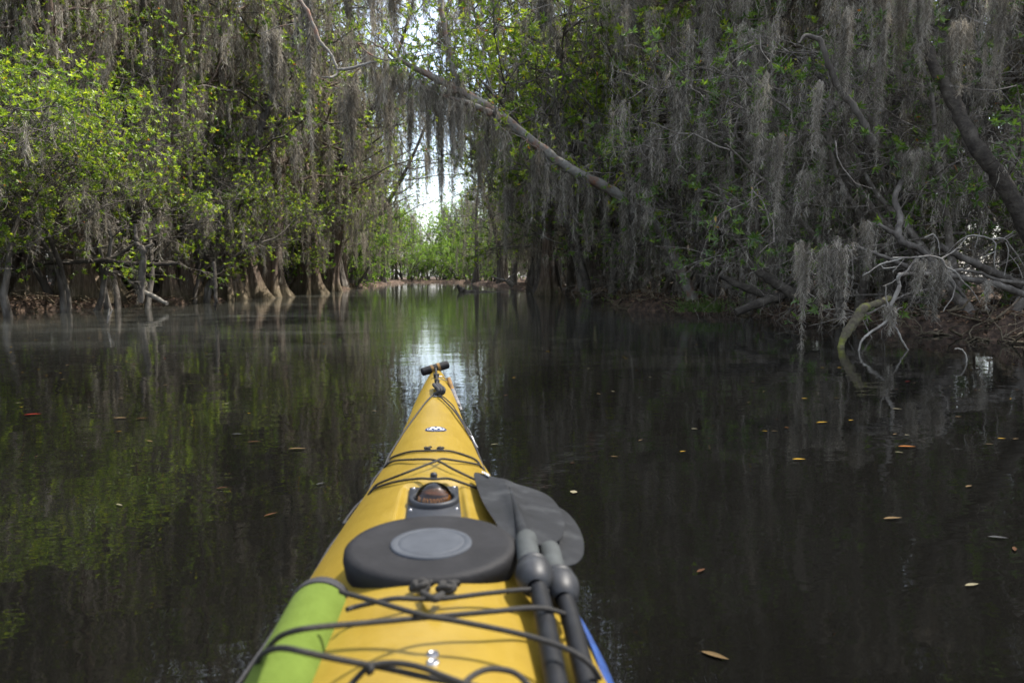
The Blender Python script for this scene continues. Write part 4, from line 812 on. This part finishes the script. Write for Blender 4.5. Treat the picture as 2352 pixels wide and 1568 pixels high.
# cords
def rope(pts, rad, name, mt='rope', parent=kay, n=10, end=False):
    P = [on_deck(p[0], p[1], p[2] if len(p) > 2 else rad) for p in pts]
    mb = MB(); tube(mb, smooth_path(P, n), rad, 10); return mb.obj(name, M[mt], parent)
def knot(c, rad, name, parent, s):
    r = np.random.default_rng(s); mb = MB(); P = []
    for t in np.linspace(0, 2*math.pi*2.2, 34):
        P.append(np.array(c)+rad*np.array([1.5*math.cos(t)*(1+.25*math.sin(1.5*t)), 1.1*math.sin(t), .55*math.sin(1.5*t+s)+.6]))
    tube(mb, P, rad*.72, 8); tube(mb, smooth_path([P[-1], P[-1]+np.array([rad*1.2, rad*.4, rad*.6]), P[-1]+np.array([rad*2.0, -rad*.6, rad*.5])], 5), rad*.6, 8)
    return mb.obj(name, M['rope'], parent)
Q = lambda f, pts, off: [(*f(p[0], p[1]), p[2] if len(p) > 2 else off) for p in pts]
rf = .0025
b = rope(Q(r2, [(335, 975, .002), (352, 945, .004), (400, 915), (520, 880), (650, 871), (800, 869), (900, 880), (1040, 925), (1100, 960, .004), (1120, 990, .002)], .004), rf, 'bungee_cord')
for x_, s_ in ((675, 1), (783, 2)): knot(on_deck(*r2(x_, 858), .003), .0036, 'knot', b, s_)
rope(Q(r2, [(305, 1015, .001), (335, 985, .004), (400, 955, .006), (560, 945), (700, 945), (780, 965, .012), (900, 1030, .010), (1070, 1112, .006), (1120, 1135, .004)], .009), rf, 'bungee_cord')
rope(Q(r2, [(180, 1235, .001), (205, 1200, .003), (260, 1150, .006), (460, 1070, .010), (640, 1000, .012), (740, 962, .014), (800, 940, .010), (920, 955), (1090, 985, .005), (1135, 1010, .003), (1155, 1035, .001)], .008), rf, 'bungee_cord')
b = rope(Q(r2, [(170, 1245, .001), (230, 1190, .004), (400, 1135), (600, 1107, .005), (728, 1112, .004), (850, 1107, .005), (960, 1140), (1090, 1187), (1170, 1225, .002)], .006), rf, 'bungee_cord')
mb = MB(); lathe(mb, [(.0072, -.001), (.0072, .007), (.006, .010), (.0002, .011)], on_deck(*r2(728, 1100), 0), n=20); o = mb.obj('cord_button', M['plate'], kay); o.parent = b; o.location = (0, 0, 0)
rb = .0029
b = rope(Q(r1, [(572, 722, .052), (600, 735, .048), (800, 790, .04), (1080, 872, .034), (1180, 888, .034), (1300, 908, .034), (1600, 968, .036), (1800, 1022, .042), (1960, 1082, .05), (2080, 1165, .05), (2140, 1250, .04)], .03), rb, 'bungee_cord')
b = rope(Q(r1, [(612, 834, .024), (650, 822, .02), (740, 800), (900, 768), (1050, 772, .012), (1200, 768, .012), (1450, 737), (1700, 714, .034), (1830, 725, .042), (1950, 790, .036), (2000, 850, .015)], .018), rb, 'bungee_cord')
knot(on_deck(*r1(1055, 705), .006), .0058, 'knot', b, 3); knot(on_deck(*r1(1215, 715), .006), .0058, 'knot', b, 4)
mb = MB(); tube(mb, smooth_path([on_deck(*r1(1070, 735), .01), on_deck(*r1(1110, 760), .014), on_deck(*r1(1150, 770), .018), on_deck(*r1(1185, 745), .012)], 5), .0045, 8); o = mb.obj('cord_loop', M['rope'], kay); o.parent = b; o.location = (0, 0, 0)
rope(Q(r1, [(60, 1170, .02), (150, 1050, .06), (210, 995, .078), (300, 962, .082), (420, 942, .075), (700, 917, .045), (1050, 886, .028), (1250, 868, .028), (1500, 845, .034), (1740, 824, .042), (1880, 845, .046), (2000, 900, .03), (2030, 960, .0)], .03), rb, 'bungee_cord')
rope(Q(r1, [(20, 1260, .02), (90, 1120, .06), (160, 1075, .078), (240, 1068, .082), (350, 1090, .078), (560, 1135, .05), (740, 1168, .03), (900, 1200), (1100, 1245), (1400, 1300)], .022), rb, 'bungee_cord')
rope(Q(r1, [(600, 1330), (660, 1260), (740, 1180, .03), (760, 1200, .03), (745, 1215, .02)], .02), rb, 'bungee_cord')
rope(Q(r1, [(745, 1172, .032), (850, 1158), (960, 1163), (1080, 1190), (1180, 1230), (1340, 1290)], .03), rb, 'bungee_cord')
rope(Q(r1, [(1290, 1310), (1370, 1235), (1460, 1195), (1560, 1198), (1640, 1225), (1720, 1300)], .02), rb, 'bungee_cord')
rl = .0024
rope(Q(r3, [(600, 745, .006), (560, 730, .006), (430, 860, .004), (300, 1030, .003), (0, 1440, .003)], .004)+Q(r2, [(455, 740, .003), (360, 890, .003), (330, 950, .002), (305, 1010, -.001), (215, 1120, -.003), (160, 1245, -.004), (60, 1350, -.006), (-40, 1490, -.006)], .003)+Q(r1, [(640, 290, -.006), (520, 440, -.006), (400, 640, -.006), (250, 850, -.006), (100, 1070, -.008), (-60, 1300, -.01)], -.006), rl, 'deck_line', 'rope_fleck')
rope(Q(r3, [(640, 760, .006), (700, 790, .008), (760, 850, .008), (870, 960, .010), (960, 1070, .012), (1050, 1210, .010), (1150, 1390, .006), (1230, 1520, .004)], .006)+Q(r2, [(1050, 770, .002), (1100, 880, .001), (1135, 970, -.001), (1165, 1050, -.002), (1190, 1110, -.004)], .0), rl, 'deck_line', 'rope_fleck')
rope(Q(r3, [(660, 740, .010), (740, 780, .014), (820, 850, .016), (900, 930, .016), (960, 1030, .016), (1080, 1220, .012), (1190, 1420, .006)], .012), .0019, 'deck_line', 'rope')
# bow fittings
mb = MB(); c0 = on_deck(*r3(595, 765), 0); lathe(mb, [(.0060, 0), (.0060, .003), (.0045, .006), (.0002, .0075)], c0, n=16); mb.obj('deck_bolt', M['steel'], kay)
for a in ((1130, 1105), (1130, 1155)):
    mb = MB(); lathe(mb, [(.0068, -.001), (.0064, .0014), (.0042, .0022), (.0036, .0012), (.0002, .0012)], on_deck(*r1(*a), 0), n=20); mb.obj('deck_bolt', M['steel'], kay)
hl = at_y(*r3(352, 345), 2.60); hr = at_y(*r3(818, 208), 2.63)
mb = MB(); ax = unit(hr-hl); Pn = [hl+(hr-hl)*t for t in (0, .02, .06, .5, .94, .98, 1)]
tube(mb, Pn, [.0115, .0145, .0152, .0156, .0152, .0145, .0115], 16)
tog = mb.obj('grab_handle', M['rubber'], kay)
mb = MB(); P0 = hl+(hr-hl)*.52
for t in (.38, .62): mb2 = hl+(hr-hl)*t; tube(mb, [mb2+ax*-.005, mb2+ax*.005], .0160, 14)
o = mb.obj('tape_wrap', M['tape'], kay); o.parent = tog; o.location = (0, 0, 0)
mb = MB(); k1 = on_deck(*r3(610, 400), .008); k2 = on_deck(*r3(620, 500), .007); k3 = on_deck(*r3(620, 560), .008)
tube(mb, smooth_path([P0, (P0+k1)/2+np.array([0, 0, .004]), k1, k2, k3], 5), .0042, 8)
box(mb, k1, (.020, .014, .012)); lathe(mb, [(.004, -.008), (.0085, -.006), (.0085, .006), (.004, .008)], k2, (0, 1, .1), 14)
mb.obj('handle_cord', M['rope'], kay)
mb = MB(); sp = smooth_path([on_deck(*r3(610, 560), .012), on_deck(*r3(645, 600), .022), on_deck(*r3(690, 640), .024), on_deck(*r3(680, 700), .014), on_deck(*r3(620, 730), .005)], 6)
for s_ in (-.011, .0, .011): tube(mb, sp+np.array([s_*.8, 0, 0]), .0062, 8)
mb.obj('strap_keeper', M['cap'], kay)

# ---- things lying on or clipped to the deck
tg = empty('tag', 'faded grey tag with an orange tip and a velcro loop clipped beside the bow', 'tag', (0, 0, 0))
def ribbon(mb, C, Wv, th=.002, tint=.5):
    C = np.asarray(C, float); Wv = np.broadcast_to(np.asarray(Wv, float), C.shape); T = unit(np.gradient(C, axis=0)); N = unit(np.cross(T, Wv))*th/2
    V = np.stack([C-Wv/2-N, C+Wv/2-N, C+Wv/2+N, C-Wv/2+N], 1); n = len(C); i = np.arange(n-1)[:, None]*4; j = np.arange(4)[None]; k = (j+1) % 4
    mb.add(V.reshape(-1, 3), np.stack([i+j, i+k, i+4+k, i+4+j], -1).reshape(-1, 4), tint); mb.add(V[0], [[3, 2, 1, 0]], tint); mb.add(V[-1], [[0, 1, 2, 3]], tint)
pa = at_y(*r3(815, 440), 2.50); pb = at_y(*r3(882, 640), 2.435); pc = at_y(*r3(952, 820), 2.38); pd = at_y(*r3(1025, 1010), 2.33)
wv = _R*.0155+np.array([0, 0, .004])
mb = MB(); ribbon(mb, smooth_path([pa, (pa+pb)/2, pb], 4), wv*.95, .003); mb.obj('orange_tip', M['tape'], tg)
mb = MB(); ribbon(mb, smooth_path([pb, pc, pd], 6), wv, .004)
strap_ = mb.obj('strap_body', M['tag'], tg)
mb = MB(); rr_ = np.random.default_rng(3)
for t in np.linspace(.06, .55, 9):
    c = pb+(pd-pb)*t-unit(np.cross(wv, pd-pb))*.0026*-1; 
    for u_ in (-.25, .18): box(mb, c+wv*(u_+rr_.uniform(-.08, .08)), (.0035, .003, .0016), rotm((0, 1, 0), rr_.uniform(-1, 1)))
mb.obj('worn_lettering', M['navy'], tg)
mb = MB(); kk = at_y(*r3(960, 940), 2.34); ribbon(mb, [kk+np.array([.009*math.cos(a), -.005, .011*math.sin(a)]) for a in np.linspace(.3, 5.9, 16)], np.array([-.006, .016, .004]), .002); mb.obj('velcro_loop', M['cap'], tg)
mb = MB(); q0 = on_deck(*r3(655, 420), .012); q1 = at_y(*r3(790, 480), 2.49)
tube(mb, smooth_path([q0, (q0+q1)/2+np.array([0, 0, .006]), q1, (q0+q1)/2-np.array([0, 0, .005]), q0], 5), .0014, 8); mb.obj('carabiner', M['steel'], tg)
cl = MB(); s0 = at_y(*r3(1110, 1270), 2.15); s1 = at_y(*r3(1225, 1470), 2.08)
tube(cl, smooth_path([s0, (s0+s1)/2+_R*.004, s1, (s0+s1)/2-_R*.004, s0], 6), .0013, 8)
tube(cl, smooth_path([s1, s1+np.array([.006, -.02, -.012]), s1+np.array([.014, -.05, -.022])], 5), .0035, 8)
tag(cl.obj('snap_hook', M['steel']), 'small steel snap hook with a black tail on the right deck line', 'hook')

nd = empty('foam_noodle', 'lime green foam roll with a black end cap under the left deck cords', 'foam roll', (0, 0, 0))
n0 = at_z(*r1(450, 835), .289); n1 = at_z(*r1(245, 1280), .289); nd_d = unit(n1-n0)
NR = .0395
mb = MB(); tube(mb, [n0+nd_d*t for t in (0, .004, .012, .1, .3, .6)], [NR*.9, NR*.97, NR, NR, NR, NR], 40); mb.obj('foam_body', M['noodle'], nd)
mb = MB(); tube(mb, [n0-nd_d*t for t in (-.006, 0, .012, .022, .027)], [NR*1.03, NR*1.04, NR*1.0, NR*.8, NR*.3], 36); mb.obj('end_cap', M['cap'], nd)

def blade_mesh(out, spine, zplane, dz=0., shift=(0, 0, 0), th=.004):
    """outline (photo spots meeting a near-level plane) filled as a thin cupped blade with a raised spine"""
    O = np.array([zplane(*p) for p in out]); sp0, sp1 = zplane(*spine[0]), zplane(*spine[1])
    a = unit(sp1-sp0); side = unit(np.cross(a, [0, 0, 1.]))
    mb = MB(); n = len(O); O = smooth_path(np.vstack([O, O[:1]]), 4)[:-1]; n = len(O); K = 9
    C0 = sp0+(sp1-sp0)*.5; L_ = np.linalg.norm(sp1-sp0)
    rows = []
    for k in range(K+1):
        f = k/K; pr = np.clip(((O-sp0)@a)/L_, .02, .98); base = sp0+pr[:, None]*(sp1-sp0); rows.append(base+(O-base)*f)
    R0 = np.array(rows)
    for sgn in (1, -1):
        Rr = R0.copy(); lat = (Rr-sp0)@side; lon = np.clip(((Rr-sp0)@a)/L_, 0, 1)
        h = .013*np.exp(-(lat/.011)**2)*(1-lon*.85)-lat**2*1.6*0-.006*np.clip(lat/.1, -1, 1)**2
        if sgn < 0: h = h-th*(1-0.6*(np.arange(K+1)/K)[:, None]**4)
        Rr[..., 2] += h
        V = Rr.reshape(-1, 3)+np.array(shift); i = np.arange(K)[:, None]*n; j = np.arange(n)[None]; kx = (j+1) % n
        F = np.stack([i+j, i+kx, i+n+kx, i+n+j], -1).reshape(-1, 4); mb.add(V, F if sgn > 0 else F[:, ::-1])
    V = np.concatenate([mb.v[0][-n:], mb.v[1][-n:]]); j = np.arange(n); mb.add(V, np.stack([j, (j+1) % n, n+(j+1) % n, n+j], -1))
    return mb
OUT = [(1695, 432), (1640, 425), (1562, 380), (1502, 290), (1442, 195), (1402, 100), (1380, 6), (1440, 14), (1520, 40), (1600, 60), (1650, 78), (1740, 100), (1830, 135), (1892, 200), (1925, 285), (1918, 370), (1880, 418), (1820, 440), (1755, 447)]
def plane_of(A_, B_, C_):
    n = unit(np.cross(B_-A_, C_-A_))
    def f(x, y):
        d = sight(*r1(x, y)); o = np.array([0, 0, CAM_H]); return o+d*(((A_-o)@n)/(d@n))
    return f
NK = at_z(*r1(1698, 440), .338); TP = at_z(*r1(1385, 10), .322); RL = at_z(*r1(1925, 300), .318)
pf = plane_of(NK, TP, RL)
def paddle(label, shf, tip_extra):
    pd_ = empty('paddle_half', label, 'paddle', (0, 0, 0), 'halves of the take-apart paddle')
    s = np.array(shf); bl = blade_mesh(OUT, ((1700, 435), (1560, 60)), pf, shift=s*0+np.array(tip_extra)).obj('blade', M['blade'], pd_)
    pts = [at_z(*r1(1694, 405), .343), at_z(*r1(1715, 560), .340), at_z(*r1(1742, 625), .338), at_z(*r1(1790, 800), .330), at_z(*r1(1878, 1290), .322)]
    pts = [p+s for p in pts]; d = unit(pts[-1]-pts[-2]); pts.append(pts[-1]+d*.55)
    mb = MB(); ad = unit(pts[1]-pts[0]); e0, e1 = pf(1690, 440), pf(1590, 80); off_ = np.array(tip_extra)+[0, 0, .006]; tube(mb, smooth_path([pts[0]+ad*.01, (pts[0]+e0+off_)/2, e0+(e1-e0)*.15+off_, e0+(e1-e0)*.5+off_-[0, 0, .002], e0+(e1-e0)*.9+off_-[0, 0, .006]], 5), [.0125]*6+list(np.linspace(.0120, .004, 15)), 14); mb.obj('blade_neck', M['blade'], pd_)
    mb = MB(); tube(mb, [pts[0], pts[0]+ad*.004, pts[1], pts[1]+ad*.01], [.0135, .0155, .0155, .0148], 24); mb.obj('sleeve', M['ferrule'], pd_)
    mb = MB(); q = pts[2]; lathe(mb, [(.011, -.034), (.0155, -.031), (.0205, -.022), (.0238, -.008), (.0244, .002), (.0238, .006), (.0205, .009), (.0200, .013), (.0225, .016), (.0218, .021), (.0160, .026), (.0145, .034), (.0130, .035)], q, -d, 36); mb.obj('drip_ring', M['drip'], pd_)
    mb = MB(); tube(mb, smooth_path(pts[2:], 3), .0118, 24); mb.obj('shaft', M['shaft'], pd_)
    return pd_, bl
p1, b1 = paddle('upper paddle half, its black blade resting across the right of the deck', (0, 0, 0), (0, 0, 0))
mb = MB()
for k, (x_, y_) in enumerate(((1432, 12), (1443, 16), (1454, 22), (1465, 27))):
    c = pf(x_, y_); a_ = pf(x_+(3 if k else 0), y_+9+k*2); ribbon(mb, [c+[0, 0, .004], a_+[0, 0, .004]], np.array([.0030, 0, -.0004]), .0008)
o = mb.obj('white_marking', M['white'], kay); o.parent = b1; o.location = (0, 0, 0)
paddle('lower paddle half, its blade showing as a rim below and right of the other blade', (.034, -.002, -.017), (.026, -.030, -.020))
mb = MB(); bs = [at_z(*r1(x_, y_), z_) for x_, y_, z_ in ((1990, 840, .225), (2035, 920, .215), (2090, 1030, .205), (2145, 1150, .20), (2195, 1290, .20), (2230, 1400, .20))]
P_ = smooth_path(bs, 6); ww = np.linspace(.006, .030, len(P_))[:, None]*unit(_R*1+np.array([0, 0, -.9])); ribbon(mb, P_, ww, .003)
P2 = P_+np.array([-.012, -.012, -.012]); ribbon(mb, P2, ww*.6+np.array([.0, 0, .012]), .003)
tag(mb.obj('strap', M['blue']), 'bright blue folded strap hanging outside the paddle shafts', 'strap')
